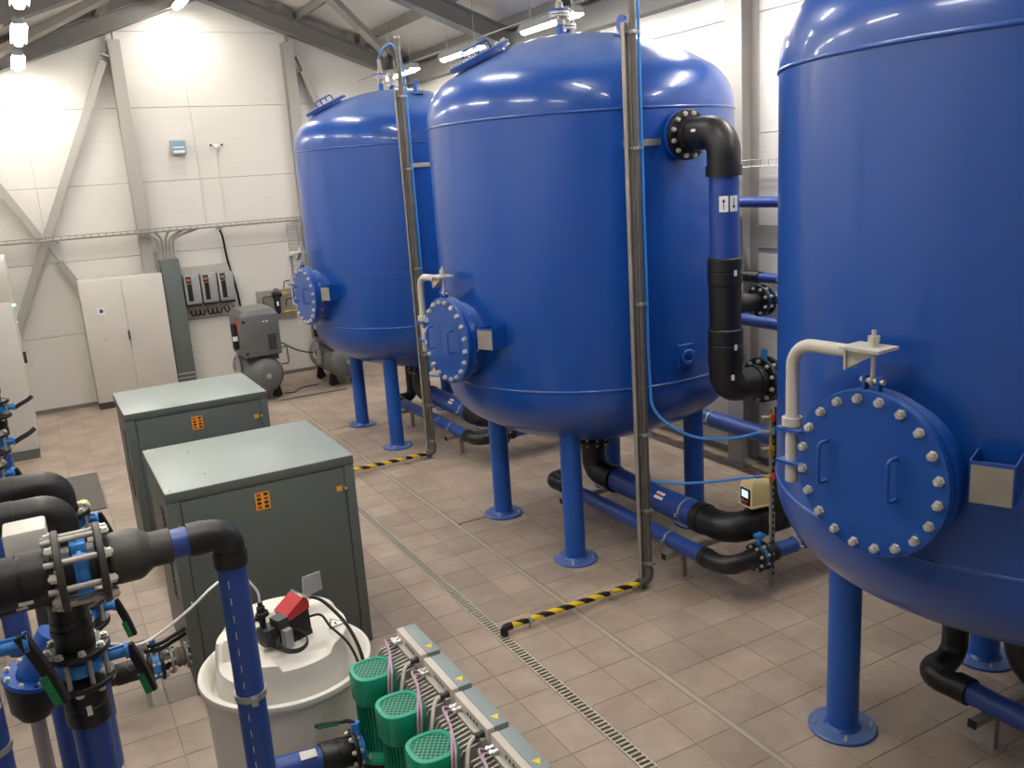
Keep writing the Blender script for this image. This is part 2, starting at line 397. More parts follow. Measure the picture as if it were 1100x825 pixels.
def ribbed(mb, axis, plane, sgn, a0, a1, z0, z1, gable=False):
    """one sandwich panel, inner face at plane, sgn = direction into the wall; fine grooves every 0.1 m"""
    zs = []; z0 += 0.0015; z1 -= 0.0015; z = z0+0.004
    while z < z1-0.004:
        zs.append((z, 0)); zs.append((min(z+0.085, z1-0.004), 0)); 
        if z+0.1 < z1-0.004: zs.append((z+0.089, 0.0009)); zs.append((z+0.096, 0.0009))
        z += 0.1
    zs = [(z0+0.001, 0.006)]+zs+[(z1-0.001, 0.006)]
    def lim(z):
        if not gable: return a0, a1
        h = max((ZC+0.02-z)/SL, 0.01); return max(a0, RIDGE-h), min(a1, RIDGE+h)
    vs = []; fs = []
    for (z, d) in zs:
        l, h = lim(z)
        for t in (l, h): vs.append((t, plane+sgn*d, z) if axis == 'x' else (plane+sgn*d, t, z))
    fs = [(2*i, 2*i+1, 2*i+3, 2*i+2) for i in range(len(zs)-1)]
    n = len(vs); l, h = lim(z0); l2, h2 = lim(z1)
    for (t, z) in ((l, z0), (h, z0), (h2, z1), (l2, z1)): vs.append((t, plane+sgn*0.08, z) if axis == 'x' else (plane+sgn*0.08, t, z))
    fs += [(n, n+1, 1, 0), (n+2, n+3, n-2, n-1), (n, n+3, n+2, n+1)]
    mb.add(vs, fs)
ZJ = [0.05, 1.135, 2.22, 3.305, 4.39, 5.475, 6.36]
def wall(name, axis, plane, sgn, a0, a1, top, gable, label):
    w = MB()
    if axis == 'x':
        if gable: w.prism([(a0, plane+sgn*0.085, 0), (a1, plane+sgn*0.085, 0), (a1, plane+sgn*0.085, roofz(a1, ZC+0.02)), (RIDGE, plane+sgn*0.085, ZC+0.02), (a0, plane+sgn*0.085, roofz(a0, ZC+0.02))], (0, sgn*0.06, 0))
    else: w.box((min(plane+sgn*0.085, plane+sgn*0.145), a0, 0), (max(plane+sgn*0.085, plane+sgn*0.145), a1, top))
    o = structure(w.build(name, 'base_grey'), label)
    for i in range(len(ZJ)-1):
        z0, z1 = ZJ[i], ZJ[i+1]
        if not gable: z1 = min(z1, top)
        if z1-z0 < 0.1 : continue
        p = MB(); ribbed(p, axis, plane, sgn, a0, a1, z0, z1, gable); p.build('wall_panel', 'wall_white', o, 0.3)
    return o
wall('wall_back', 'x', YE, 1, XL, XR, 0, True, 'white ribbed sandwich panel gable wall')
wall('wall_front', 'x', YB, -1, XL, XR, 0, True, 'white sandwich panel gable wall behind the viewer')
wall('wall_right', 'y', XR, 1, YB, YE, roofz(XR), False, 'white ribbed sandwich panel wall behind the blue tanks')
wall('wall_left', 'y', XL, -1, YB, YE, roofz(XL), False, 'white sandwich panel wall along the pipework')
structure(MB().box((XL, YE-0.012, 0), (XR, YE, 0.06)).build('baseboard_back', 'base_grey'))
structure(MB().box((XR-0.012, YB, 0), (XR, YE-0.012, 0.06)).build('baseboard_right', 'base_grey'))
cl = MB()
for xa in (XL-0.2, XR+0.2):
    cl.prism([(RIDGE, YB-0.2, ZC), (xa, YB-0.2, roofz(xa)), (xa, YB-0.2, roofz(xa)+0.12), (RIDGE, YB-0.2, ZC+0.12)], (0, YE-YB+0.4, 0))
structure(cl.build('ceiling', 'roof_white', ang=5), 'pale sloping roof sheeting')

def ibeam(mb, p, q, h, w, tf=0.014, tw=0.01, side=(0, 1, 0)):     # h across the bending direction, w = flange width along side
    p = V(p); q = V(q); d = (q-p)/2; c = (p+q)/2; X = V(side).normalized(); Y = d.cross(X).normalized()
    mb.obox(c, d, X*tw/2, Y*(h/2-tf)); mb.obox(c+Y*(h-tf)/2, d, X*w/2, Y*tf/2); mb.obox(c-Y*(h-tf)/2, d, X*w/2, Y*tf/2); return mb
frames = [14.64, 11.05, 6.64, 2.3, -2.0]
for i, y in enumerate(frames):
    for sx, xa in ((1, XR-0.03), (-1, XL+0.03)):
        m = MB(); ca, cb = (RIDGE, y, 6.04), (xa, y, roofz(xa, 6.04)); ibeam(m, ca, cb, 0.24, 0.22)
        o = structure(m.build('roof_rafter', 'beam_grey', ang=10), 'grey steel I-section roof rafter')
        for t in (0.35, 0.68):                         # bolted purlin cleats on top of the rafter
            x = RIDGE+(xa-RIDGE)*t; z = roofz(x, 6.17)
            MB().box((x-0.06, y-0.1, z), (x+0.06, y-0.09, z+0.13)).build('cleat', 'beam_grey', o)
    if i:
        for sx, xa in ((1, XR-0.115), (-1, XL+0.115)):
            m = MB(); ibeam(m, (xa, y, 0.02), (xa, y, roofz(xa, 5.9)), 0.22, 0.22)
            o = structure(m.build('wall_column', 'column_grey', ang=10), 'grey steel I-section wall column')
            MB().box((xa-0.16, y-0.16, 0), (xa+0.16, y+0.16, 0.02)).build('base_plate', 'column_grey', o)
for x in (2.62, 1.42, 0.4, -0.62, 3.18, 4.38, 5.36, 6.2):            # Z purlins on the rafters
    s = 1 if x > RIDGE else -1; z = roofz(x, 6.165); m = MB()
    m.box((x-0.004, YB, z), (x+0.004, YE, z+0.155)); m.box((x-0.06 if s > 0 else x, YB, z), (x if s > 0 else x+0.06, YE, z+0.008)); m.box((x, YB, z+0.135), (x+0.05, YE, z+0.143))
    structure(m.build('roof_purlin', 'beam_grey', ang=10), 'grey steel purlin under the roof sheets')
structure(MB().box((6.16, YB, 4.64), (6.168, YE, 4.90)).box((6.168, YB, 4.64), (XR, YE, 4.648)).box((6.168, YB, 4.892), (XR, YE, 4.90)).build('eave_beam', 'beam_grey', ang=10), 'grey steel channel along the eaves')
for sx in (1, -1):                                                    # diagonal roof brace of hollow section
    a = V((RIDGE+0.1*sx, 11.2, 0)); b = V((RIDGE+3.15*sx, 14.6, 0)); a.z = roofz(a.x, 6.1); b.z = roofz(b.x, 6.1)
    m = MB().bar(a, b, 0.12, 0.1); structure(m.build('roof_brace', 'column_grey', ang=10), 'light grey diagonal roof brace')
for x in (-0.91, 1.64, 4.19, 6.22):                                   # gable columns
    m = MB(); ibeam(m, (x, YE-0.1, 0.02), (x, YE-0.1, roofz(x, 5.90)-0.1), 0.18, 0.17, side=(1, 0, 0))
    o = structure(m.build('gable_column', 'column_grey', ang=10), 'light grey steel column on the gable wall')
    MB().box((x-0.13, YE-0.23, 0), (x+0.13, YE-0.012, 0.02)).build('base_plate', 'column_grey', o)
    MB().box((x-0.006, YE-0.16, roofz(x, 5.9)-0.12), (x+0.006, YE-0.05, roofz(x, 5.9)+0.04)).build('head_plate', 'beam_grey', o)
def brace(p, q, gaps=()):
    p = V(p); q = V(q); o = thing('wall_brace', 'light grey hollow-section diagonal brace on the gable wall', None, (p.x, p.y, 0), None, 'structure')
    d = q-p; t0 = 0.0
    for (ga, gb) in list(gaps)+[(1.0, 1.0)]:
        if ga > t0: MB().bar(p+d*t0, p+d*ga, 0.1, 0.13, up=(0, 1, 0)).build('tube', 'column_grey', o, 10)
        if gb > ga:
            MB().bar(p+d*(ga-0.01), p+d*(gb+0.01), 0.012, 0.09, up=(0, 1, 0)).build('gusset', 'beam_grey', o, 10)
            for tt in (ga, gb): MB().bar(p+d*(tt-0.003), p+d*(tt+0.003), 0.1, 0.15, up=(0, 1, 0)).build('end_plate', 'galv', o, 10)
        t0 = gb
yb = YE-0.12
brace((1.5, yb, 5.12), (-0.84, yb, 0.12), ((0.0, 0.02),))
brace((-0.84, yb, 4.66), (1.52, yb, 0.15), ((0.45, 0.54),))
brace((4.3, yb, 5.12), (6.15, yb, 0.15), ((0.0, 0.05),))

# ------------------------------------------------------------------ lamps (three rows of tube battens)
def tube_lamp(x, y, z, label, group, hl=0.6):
    t = thing('tube_lamp', label, 'lamp', (x, y, z), group)
    MB().prism([(x+a, y-hl, z+b) for a, b in ((-0.04, 0.085), (0.04, 0.085), (0.085, 0.0), (0.082, -0.012), (0.052, 0.035), (-0.052, 0.035), (-0.082, -0.012), (-0.085, 0.0))], (0, 2*hl, 0)).build('housing', 'inverter_grey', t, 20)
    m = MB(); prof = [(-0.05, 0.034), (-0.055, 0.005), (-0.035, -0.03), (0.0, -0.04), (0.035, -0.03), (0.055, 0.005), (0.05, 0.034)]
    m.prism([(x+a, y-hl+0.015, z+b) for a, b in prof], (0, 2*hl-0.03, 0)); m.build('diffuser', 'lamp_glow', t)
    for e in (-1, 1): MB().cbox((x-0.058, y+e*(hl+0.005)-0.008, z+0.006), (x+0.058, y+e*(hl+0.005)+0.008, z+0.07), 0.004).build('end_cap', 'inverter_grey', t)
    for e in (-0.4, 0.4): MB().cyl((x, y+e, z+0.085), (x, y+e, min(roofz(x)-0.01, z+1.2)), 0.004, 6).build('hanger', 'galv', t)
    return t
NTH = ('closest to', 'second from', 'third from', 'fourth from', 'fifth from', 'sixth from', 'seventh from')
for k, y in enumerate((12.93, 10.85, 8.65, 6.5, 4.4, 2.3)):
    tube_lamp(5.35, y, 4.625, 'white tube lamp above the blue tanks, %s the gable wall' % NTH[k], 'tube lamps along the right eaves', 0.56)
for k, y in enumerate((13.8, 11.55, 9.3, 7.05, 4.8, 2.5)):
    tube_lamp(0.345, y, 4.90, 'white tube lamp above the cabinets and valves, %s the gable wall' % NTH[k], 'tube lamps along the left eaves')
for k, y in enumerate((13.85, 10.4, 6.95, 3.5, 0.6)):
    tube_lamp(2.54, y, 5.75, 'white tube lamp high under the roof ridge, %s the gable wall' % NTH[k], 'tube lamps along the ridge')
cw = MB()
cw.sweep([(5.35, 14.75, 4.735), (5.35, 0.2, 4.735)], 0.008, 6); single(cw, 'lamp_conduit', 'galv', 'thin grey conduit running above the eaves lamps by the tanks', 'conduit', (5.35, 14.75, 4.735))

# ------------------------------------------------------------------ the blue filter tanks
TX, TR = 4.139, 1.235
TY = {'far': 10.23, 'mid': 6.318, 'near': 2.37}
LC, KR = 1.976, 0.380; PHI = math.asin((TR-KR)/(LC-KR)); HD = LC-(LC-KR)*math.cos(PHI)
ZT, ZBOT = 3.50, 1.46
dome = lambda rad: ZT+HD-(LC-math.sqrt(LC*LC-rad*rad))
def make_tank(y, label):
    C = V((TX, y, 0)); t = thing('filter_tank', label, 'tank', C)
    prof = []
    for k in range(0, 9): a = PHI*k/8; prof.append((max(LC*math.sin(a), 0.001), ZBOT-HD+LC-LC*math.cos(a)))
    for k in range(1, 11): b = PHI+(PI/2-PHI)*k/10; prof.append((TR-KR+KR*math.sin(b), ZBOT-KR*math.cos(b)))
    up = [(R_, ZT+ZBOT-z) for R_, z in prof]
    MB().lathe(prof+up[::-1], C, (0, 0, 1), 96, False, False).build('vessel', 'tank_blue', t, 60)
    for z in (3.47, 1.49): MB().torus(C+V((0, 0, z)), (0, 0, 1), TR-0.001, 0.0105, 96, 8).build('weld_seam', 'tank_blue', t, 60)
    for sx in (-1, 1):
        for sy in (-1, 1):
            p = C+V((sx*0.624, sy*0.62, 0)); zt = ZBOT-HD+LC-math.sqrt(LC*LC-0.88**2)
            l = MB().cyl(p+V((0, 0, 0.015)), p+V((0, 0, zt+0.08)), 0.084, 28).build('leg', 'frame_blue', t)
            m = MB().lathe([(0.18, 0), (0.18, 0.012), (0.175, 0.016), (0.1, 0.018), (0.085, 0.035)], p, (0, 0, 1), 32); m.build('base_plate', 'tank_blue', l)
            for a in (0.8, 2.4, 4.0, 5.5):
                q = p+V((0.145*math.cos(a), 0.145*math.sin(a), 0.015))
                MB().lathe([(0.012, 0), (0.012, 0.012), (0.006, 0.012), (0.006, 0.03)], q, (0, 0, 1), 6).build('anchor_bolt', 'bolt_steel', l)
    # manhole
    a5 = math.radians(5.2); d = V((-math.cos(a5), -math.sin(a5), 0)); s = V((-math.sin(a5), -(-1)*-math.cos(a5), 0)); s = V((math.sin(a5), -math.cos(a5), 0)); ZM = 1.86
    P = lambda a, b, c: C+d*a+s*b+V((0, 0, ZM+c))
    n = MB().lathe([(0.285, 1.0), (0.285, 1.325), (0.335, 1.325), (0.335, 1.362), (0.285, 1.362)], P(0, 0, 0), d, 48, False, False); neck = n.build('manhole_neck', 'tank_blue', t)
    cv = MB().lathe([(0.30, 1.365), (0.335, 1.366), (0.337, 1.37), (0.337, 1.402), (0.333, 1.406)], P(0, 0, 0), d, 56).build('manhole_cover', 'tank_blue', t)
    bolts(cv, t, P(1.406, 0, 0), d, 0.302, 20, 0.0165, 0.026)
    bolts(neck, t, P(1.325, 0, 0), -d, 0.312, 20, 0.014, 0.022)
    for b in (-0.185, 0.125):                             # two U handles
        path = fillet([P(1.40, b, -0.075), P(1.46, b, -0.075), P(1.46, b, 0.095), P(1.40, b, 0.095)], 0.02, 5)
        MB().sweep(path, 0.008, 10).build('handle', 'tank_blue', cv)
    for b in (-0.03, 0.03): MB().prism([P(1.372, b-0.006, 0.33), P(1.40, b-0.006, 0.33), P(1.40, b-0.006, 0.39), P(1.372, b-0.006, 0.39)], s*0.012).build('hinge_plate', 'tank_blue', cv)
    MB().cyl(P(1.386, -0.05, 0.372), P(1.386, 0.05, 0.372), 0.011, 12).build('pin', 'bolt_steel', cv)
    # davit arm that carries the cover
    pb = -0.375
    MB().sweep(fillet([P(1.386, pb, -0.13), P(1.386, pb, 0.475), P(1.386, -0.07, 0.475)], 0.1, 10), 0.027, 18).build('davit_pole', 'davit_grey', t)
    MB().cyl(P(1.386, pb, 0.12), P(1.386, pb, 0.155), 0.043, 20).build('collar', 'davit_grey', t)
    for c in (0.10, -0.045):
        MB().prism([P(1.30, -0.25, c), P(1.30, -0.36, c), P(1.34, -0.425, c), P(1.43, -0.425, c), P(1.43, -0.31, c), P(1.35, -0.25, c)], (0, 0, 0.014)).build('davit_bracket', 'tank_blue', t)
    m = MB().prism([P(1.33, -0.10, 0.495), P(1.46, -0.10, 0.495), P(1.46, 0.07, 0.495), P(1.33, 0.07, 0.495)], (0, 0, 0.012))
    m.prism([P(1.41, -0.1, 0.495), P(1.41, 0.05, 0.495), P(1.41, -0.1, 0.41)], d*0.01); m.prism([P(1.345, -0.1, 0.495), P(1.345, -0.1, 0.41), P(1.43, -0.1, 0.41), P(1.43, -0.1, 0.495)], s*0.01)
    m.build('davit_plate', 'davit_grey', t)
    m = MB().cyl(P(1.386, 0.0, 0.36), P(1.386, 0.0, 0.57), 0.009, 10); m.lathe([(0.02, 0.507), (0.02, 0.525), (0.024, 0.525), (0.024, 0.548)], P(1.386, 0, 0), (0, 0, 1), 6); m.torus(P(1.386, 0, 0.372), s, 0.016, 0.007, 14, 6)
    m.build('eye_bolt', 'bolt_steel', t)
    # nameplate on its stand-off bracket
    an = math.radians(-156.4); e = V((math.cos(an), math.sin(an), 0)); g = V((-math.sin(an), math.cos(an), 0)); Q = lambda a, b, c: C+e*a+g*b+V((0, 0, c))
    m = MB().prism([Q(1.2, -0.075, 1.83), Q(1.39, -0.075, 1.83), Q(1.39, -0.075, 1.99), Q(1.2, -0.075, 1.99)], g*0.004)
    m.prism([Q(1.2, 0.071, 1.83), Q(1.39, 0.071, 1.83), Q(1.39, 0.071, 1.99), Q(1.2, 0.071, 1.99)], g*0.004); m.prism([Q(1.386, -0.075, 1.83), Q(1.386, 0.075, 1.83), Q(1.386, 0.075, 1.99), Q(1.386, -0.075, 1.99)], e*0.004)
    nb = m.build('nameplate_bracket', 'tank_blue', t, 10)
    MB().prism([Q(1.391, -0.068, 1.833), Q(1.391, 0.068, 1.833), Q(1.391, 0.068, 1.975), Q(1.391, -0.068, 1.975)], e*0.002).build('nameplate', 'steel', nb)
    # lug low on the shell
    m = MB().prism([C+V((x, -1.26, 1.59+z)) for x, z in ((-0.03, 0.0), (0.11, 0.0), (0.11, 0.18), (-0.03, 0.18))], (0, 0.05, 0)); lug = m.build('pad', 'tank_blue', t)
    m = MB(); m.torus(C+V((0.04, -1.285, 1.68)), (0.3, 1, 0), 0.045, 0.014, 20, 8); m.build('lug_eye', 'tank_blue', lug)
    # dome: hatch, lifting lugs, two flanged stub nozzles
    hx, hy = -0.80, 0.12; hz = dome(math.hypot(hx, hy)); nn = V((hx, hy, math.sqrt(LC*LC-hx*hx-hy*hy))).normalized(); hc = C+V((hx, hy, hz))
    h = MB().lathe([(0.20, -0.05), (0.20, 0.005), (0.255, 0.005), (0.255, 0.023), (0.26, 0.025), (0.26, 0.043), (0.25, 0.046)], hc, nn, 40).build('dome_hatch', 'tank_blue', t)
    bolts(h, t, hc+nn*0.046, nn, 0.228, 16, 0.012, 0.02)
    x_, y_, z_ = frame(nn)
    for sg in (-0.1, 0.1):
        MB().sweep(fillet([hc+nn*0.04+x_*sg+y_*-0.07, hc+nn*0.11+x_*sg+y_*-0.07, hc+nn*0.11+x_*sg+y_*0.07, hc+nn*0.04+x_*sg+y_*0.07], 0.02, 5), 0.008, 8).build('handle', 'tank_blue', h)
    for (lx, ly) in ((0.0, -0.64), (0.72, 0.30), (-0.3, 0.75)):
        lz = dome(math.hypot(lx, ly)); o = C+V((lx, ly, lz)); rd = V((lx, ly, 0)).normalized(); tg = V((-rd.y, rd.x, 0))
        m = MB().obox(o+V((0, 0, 0.0)), rd*0.09, tg*0.06, V((0, 0, 0.012))); pts = [o-rd*0.055+V((0, 0, 0))] + [o+rd*(-0.055*math.cos(PI*k/8))+V((0, 0, 0.10+0.05*math.sin(PI*k/8))) for k in range(9)]+[o+rd*0.055]
        m.prism([p_-tg*0.01 for p_ in pts], tg*0.02); m.torus(o+V((0, 0, 0.095)), tg, 0.03, 0.012, 16, 6); m.build('lifting_lug', 'tank_blue', t)
    for (nx, ny, hh) in ((-0.21, -0.12, 0.13), (0.03, 0.16, 0.08)):
        nz = dome(math.hypot(nx, ny)); o = C+V((nx, ny, nz))
        m = MB().cyl(o-V((0, 0, 0.05)), o+V((0, 0, 0.07)), 0.03, 18); b_ = m.build('stub_nozzle', 'frame_blue', t)
        MB().cyl(o+V((0, 0, 0.07)), o+V((0, 0, hh+0.01)), 0.028, 18).build('stub', 'steel', b_)
        fl = MB().ring(o+V((0, 0, hh)), (0, 0, 1), 0.01, 0.078, 0.018).ring(o+V((0, 0, hh+0.024)), (0, 0, 1), 0.01, 0.078, 0.018).build('flange', 'galv', t)
        bolts(fl, t, o+V((0, 0, hh+0.033)), (0, 0, 1), 0.06, 4, 0.01, 0.02); bolts(fl, t, o+V((0, 0, hh-0.009)), (0, 0, -1), 0.06, 4, 0.01, 0.02)
        if ny < 0: MB().lathe([(0.02, 0), (0.085, 0), (0.085, 0.014), (0.02, 0.014)], o+V((0, 0, hh+0.034)), (0, 0, 1), 24).build('blind_flange', 'frame_blue', t); MB().lathe([(0.03, 0), (0.03, 0.05), (0.02, 0.06), (0.02, 0.16)], o+V((0, 0, hh+0.048)), (0, 0, 1), 16).build('hose_tail', 'steel', t)
        else:
            MB().lathe([(0.03, 0), (0.03, 0.05), (0.045, 0.06), (0.045, 0.10), (0.03, 0.11), (0.03, 0.14)], o+V((0, 0, hh+0.033)), (0, 0, 1), 16).build('air_valve', 'steel', t)
            MB().lathe([(0.05, 0), (0.055, 0.02), (0.055, 0.13), (0.035, 0.16), (0.012, 0.17), (0.012, 0.19)], o+V((0, 0, hh+0.17)), (0, 0, 1), 18).build('air_valve_body', 'rubber', t)
    return t
tank_far = make_tank(TY['far'], 'blue pressure tank on legs by the gable wall and compressors')
MB().torus((TX, TY['far'], 2.11), (0, 0, 1), TR-0.002, 0.006, 96, 6).build('weld_seam', 'tank_blue', tank_far, 60)
tank_mid = copy_tree(tank_far); tank_mid.location.y = TY['mid']; tank_mid['label'] = 'blue pressure tank with a black elbow pipe flanged to its shoulder'
tank_near = copy_tree(tank_far); tank_near.location.y = TY['near']; tank_near['label'] = 'blue pressure tank with the largest view of its bolted manhole cover'
for tk in (tank_mid, tank_near):
    extra = [c for c in tk.children if c.name.startswith('weld_seam')][-1]; bpy.data.objects.remove(extra)

# ------------------------------------------------------------------ vent stands beside the far and the middle tank
VX = 3.69
def vent_stand(y, top, ztop, label, hose_label):
    t = thing('vent_pipe_stand', label, 'pipe', (VX, y, 0)); T = lambda x, dy, z: (VX+x, y+dy, z)
    m = MB(); a, b, w = -0.062, -0.034, 0.004        # steel U strut behind the tube
    m.box((VX-0.075, y+0.026, 0.0), (VX-0.033, y+0.03, ztop)); m.box((VX-0.075, y-0.012, 0.0), (VX-0.071, y+0.03, ztop)); m.box((VX-0.037, y-0.012, 0.0), (VX-0.033, y+0.03, ztop))
    m.build('strut', 'steel', t, 10)
    MB().box((VX-0.14, y-0.04, 0), (VX-0.04, y+0.06, 0.006)).build('foot_plate', 'steel', t)
    MB().cyl(T(0, 0, 0.12), T(0, 0, top), 0.026, 20).build('vent_tube', 'dark_steel', t)
    for z in (0.85, 2.9): MB().cyl(T(0, 0, z-0.05), T(0, 0, z+0.05), 0.031, 20).build('coupling', 'dark_steel', t)
    MB().cyl(T(0, 0, top-0.012), T(0, 0, top+0.012), 0.034, 20).build('tube_cap', 'galv', t)
    MB().sweep(fillet([T(0, 0, 0.16), T(0, 0, 0.06), T(-0.10, 0, 0.06)], 0.05, 6), 0.034, 18).build('foot_elbow', 'dark_steel', t)
    for z in (0.2, 0.62, 1.2, 2.15, 3.2, 3.93):
        if z > ztop: continue
        o = MB().ring(T(0, 0, z), (0, 0, 1), 0.026, 0.032, 0.022); o.obox(T(-0.02, -0.038, z), (0.012, 0, 0), (0, 0.01, 0), (0, 0, 0.009)); o.obox(T(0.02, -0.04, z), (0.008, 0, 0), (0, 0.008, 0), (0, 0, 0.008)); o.box((VX-0.05, y-0.005, z-0.008), (VX-0.025, y+0.02, z+0.008)); o.build('clamp', 'galv', t)
    yt = [v for v in TY.values() if 0 < v-y < 2][0]
    xs = TX-0.1; ys = yt-math.sqrt(TR*TR-0.01)
    MB().bar((VX-0.06, y+0.045, 3.235), (xs, ys+0.02, 3.235), 0.02, 0.045).build('wall_bracket', 'steel', t, 10)
    return t
vent_stand(4.95, 4.62, 3.99, 'upright steel vent tube on a strut beside the flanged riser tank', None)
vent_stand(8.933, 4.51, 3.99, 'upright steel vent tube on a strut between the two rear tanks', None)
def hose(name, pts, R, m, label, cat='hose', n=8, group=None, loc=None):
    sp = spline(pts, 8); return single(MB().sweep(sp, R, n), name, m, label, cat, loc or pts[0], group)
hose('air_hose', [(VX+0.045, 4.945, 4.6), (VX+0.043, 4.94, 3.2), (VX+0.046, 4.94, 2.4), (VX+0.044, 4.93, 1.62), (VX+0.06, 4.88, 1.36), (3.93, 4.72, 1.19), (4.15, 4.55, 1.17), (4.32, 4.42, 1.215)], 0.0105, 'hose_blue', 'blue air hose strapped down the vent tube and looping to brass valves')
hose('air_hose', [(VX+0.03, 4.95, 0.84), (3.85, 4.8, 0.83), (4.05, 4.63, 0.845), (4.33, 4.42, 0.885)], 0.0105, 'hose_blue', 'short blue air hose running low from the vent tube to a tap')
nz = V((TX-0.21, TY['far']-0.12, dome(0.24)+0.34))
hose('air_hose', [(nz.x, nz.y, nz.z), (nz.x+0.0, nz.y-0.03, nz.z+0.03), (nz.x-0.03, nz.y-0.25, nz.z+0.09), (nz.x-0.1, nz.y-0.7, nz.z+0.06), (VX+0.04, 9.05, 4.33), (VX+0.045, 8.93, 4.15), (VX+0.043, 8.925, 3.2), (VX+0.044, 8.925, 2.2), (VX+0.044, 8.92, 1.0)], 0.0105, 'hose_blue', 'blue air hose arching from the far tank top onto its vent tube')
hose('air_hose', [(VX+0.03, 8.933, 0.95), (3.9, 8.75, 0.94), (4.2, 8.5, 0.95), (4.4, 8.3, 1.0)], 0.0105, 'hose_blue', 'short blue air hose from the vent tube between the rear tanks')
for y, x0, lab in ((4.95, 2.446, 'yellow and black striped drain pipe ending over the floor grating'), (8.933, 2.52, 'yellow and black striped drain pipe half behind the grey-green units')):
    t = thing('striped_drain_pipe', lab, 'pipe', (x0, y, 0))
    o = MB().cyl((x0+0.05, y, 0.06), (VX-0.10, y, 0.06), 0.0225, 20).build('pipe', 'hazard_tape', t)
    MB().sweep(fillet([(x0+0.06, y, 0.06), (x0, y, 0.06), (x0, y, 0.012)], 0.035, 6), 0.027, 16).build('outlet_elbow', 'rubber', t)
    for x in (x0+0.2, VX-0.36):
        m = MB().ring((x, y, 0.06), (1, 0, 0), 0.0225, 0.029, 0.022); m.obox((x, y-0.036, 0.06), (0.01, 0, 0), (0, 0.012, 0), (0, 0, 0.008)); m.cyl((x, y, 0.0), (x, y, 0.035), 0.006, 8); m.build('clamp', 'galv', t)

# ------------------------------------------------------------------ drain channel, joint strip, floor strips
dr = thing('floor_drain', 'long slotted steel drain grating set into the tiles', 'drain', (2.43, 2.0, 0))
MB().box((2.386, -1.0, -0.12), (2.474, 14.2, -0.10)).box((2.386, -1.0, -0.10), (2.3885, 14.2, -0.03)).box((2.4715, -1.0, -0.10), (2.474, 14.2, -0.03)).build('channel', 'drain_dark', dr)
for a in (2.387, 2.463): MB().box((a, -1.0, -0.03), (a+0.010, 14.2, 0.002)).build('edge_bar', 'drain_steel', dr)
sl = MB().box((0, 0, -0.02), (0.066, 0.0145, 0.001)).mesh('slat', 'drain_steel', V((0, 0, 0)), 10)
rest_s = MB(); k = 0; y = 2.1
while y < 14.1:
    if k < 300:
        o = bpy.data.objects.new('slat', sl); COL.objects.link(o); o.parent = dr; o.location = V((2.397, y, 0))-dr.location
    else: rest_s.box((2.397, y, -0.02), (2.463, y+0.0145, 0.001))
    y += 0.036; k += 1
o = rest_s.build('slats_beyond', 'drain_steel', dr, 10); o['kind'] = 'stuff'
single(MB().box((3.016, -1.0, -0.01), (3.044, 14.6, 0.002)), 'joint_strip', 'joint_strip', 'straight pale metal expansion strip let into the floor tiles', 'floor strip', (3.03, 2.0, 0))
for y, lab in ((6.955, 'short black rubber joint between the metal strip and the riser tank'), (10.87, 'short black rubber joint between the metal strip and the far tank')):
    single(MB().box((3.05, y-0.008, -0.01), (3.36, y+0.008, 0.0015)), 'joint_filler', 'rubber', lab, 'floor strip', (3.2, y, 0))

# ------------------------------------------------------------------ inlet riser of the middle tank
NX, NY, NZ = 4.17, 4.63, 3.27
R1 = Run('inlet_riser', 'tall black and blue riser pipe flanged to the shoulder of a tank', 'pipe', (NX, NY, 1.3))
R1.pipe((NX, TY['mid']-1.1, NZ), (NX, 5.03, NZ), 0.115, 'tank_blue', 'tank_nozzle')
MB().ring((NX, 5.025, NZ), (0, 1, 0), 0.05, 0.172, 0.03).build('nozzle_flange', 'tank_blue', R1.t)
R1.flange((NX, 4.99, NZ), (0, -1, 0), 0.172, 0.145, 0.032, 12, 0.015, 0.024, back=False)
R1.elbow((NX, 4.975, NZ), (NX, NY, NZ), (NX, NY, 2.98), 0.112, 0.20, collar=0.07)
R1.pipe((NX, NY, 3.0), (NX, NY, 2.4), 0.1)
R1.coupling((NX, NY, 2.44), (NX, NY, 2.25), 0.118)
MB().cyl((NX, NY, 2.25), (NX, NY, 1.93), 0.110, 24).cyl((NX, NY, 2.205), (NX, NY, 2.195), 0.114, 24).cyl((NX, NY, 2.1), (NX+0.3, NY, 2.1), 0.058, 20).cyl((NX+0.08, NY, 2.1), (NX+0.2, NY, 2.1), 0.068, 20).build('tee', 'pe_black', R1.t)
R1.coupling((NX, NY, 1.95), (NX, NY, 1.73), 0.121)
R1.elbow((NX, NY, 1.75), (NX, NY, 1.52), (NX+0.30, NY, 1.52), 0.114, 0.20, collar=0.05)
R1.flange((NX+0.33, NY, 1.52), (1, 0, 0), 0.165, 0.14, 0.03, 10, 0.014, 0.022)
R1.flange((NX+0.40, NY, 1.52), (1, 0, 0), 0.165, 0.14, 0.03, 10, 0.014, 0.022)
MB().cyl((NX+0.345, NY, 1.52), (NX+0.385, NY, 1.52), 0.13, 24).cyl((NX+0.365, NY, 1.6), (NX+0.365, NY, 1.74), 0.022, 12).build('butterfly_valve', 'valve_blue', R1.t)
R1.pipe((NX+0.41, NY, 1.52), (5.92, NY, 1.52), 0.1)
R1.flange((NX+0.31, NY, 2.1), (1, 0, 0), 0.11, 0.09, 0.022, 8, 0.011, 0.02)
R1.flange((NX+0.37, NY, 2.1), (1, 0, 0), 0.11, 0.09, 0.022, 8, 0.011, 0.02)
MB().cyl((NX+0.32, NY, 2.1), (NX+0.36, NY, 2.1), 0.085, 20).build('butterfly_valve', 'valve_blue', R1.t)
R1.pipe((NX+0.38, NY, 2.1), (5.95, NY, 2.1), 0.055)
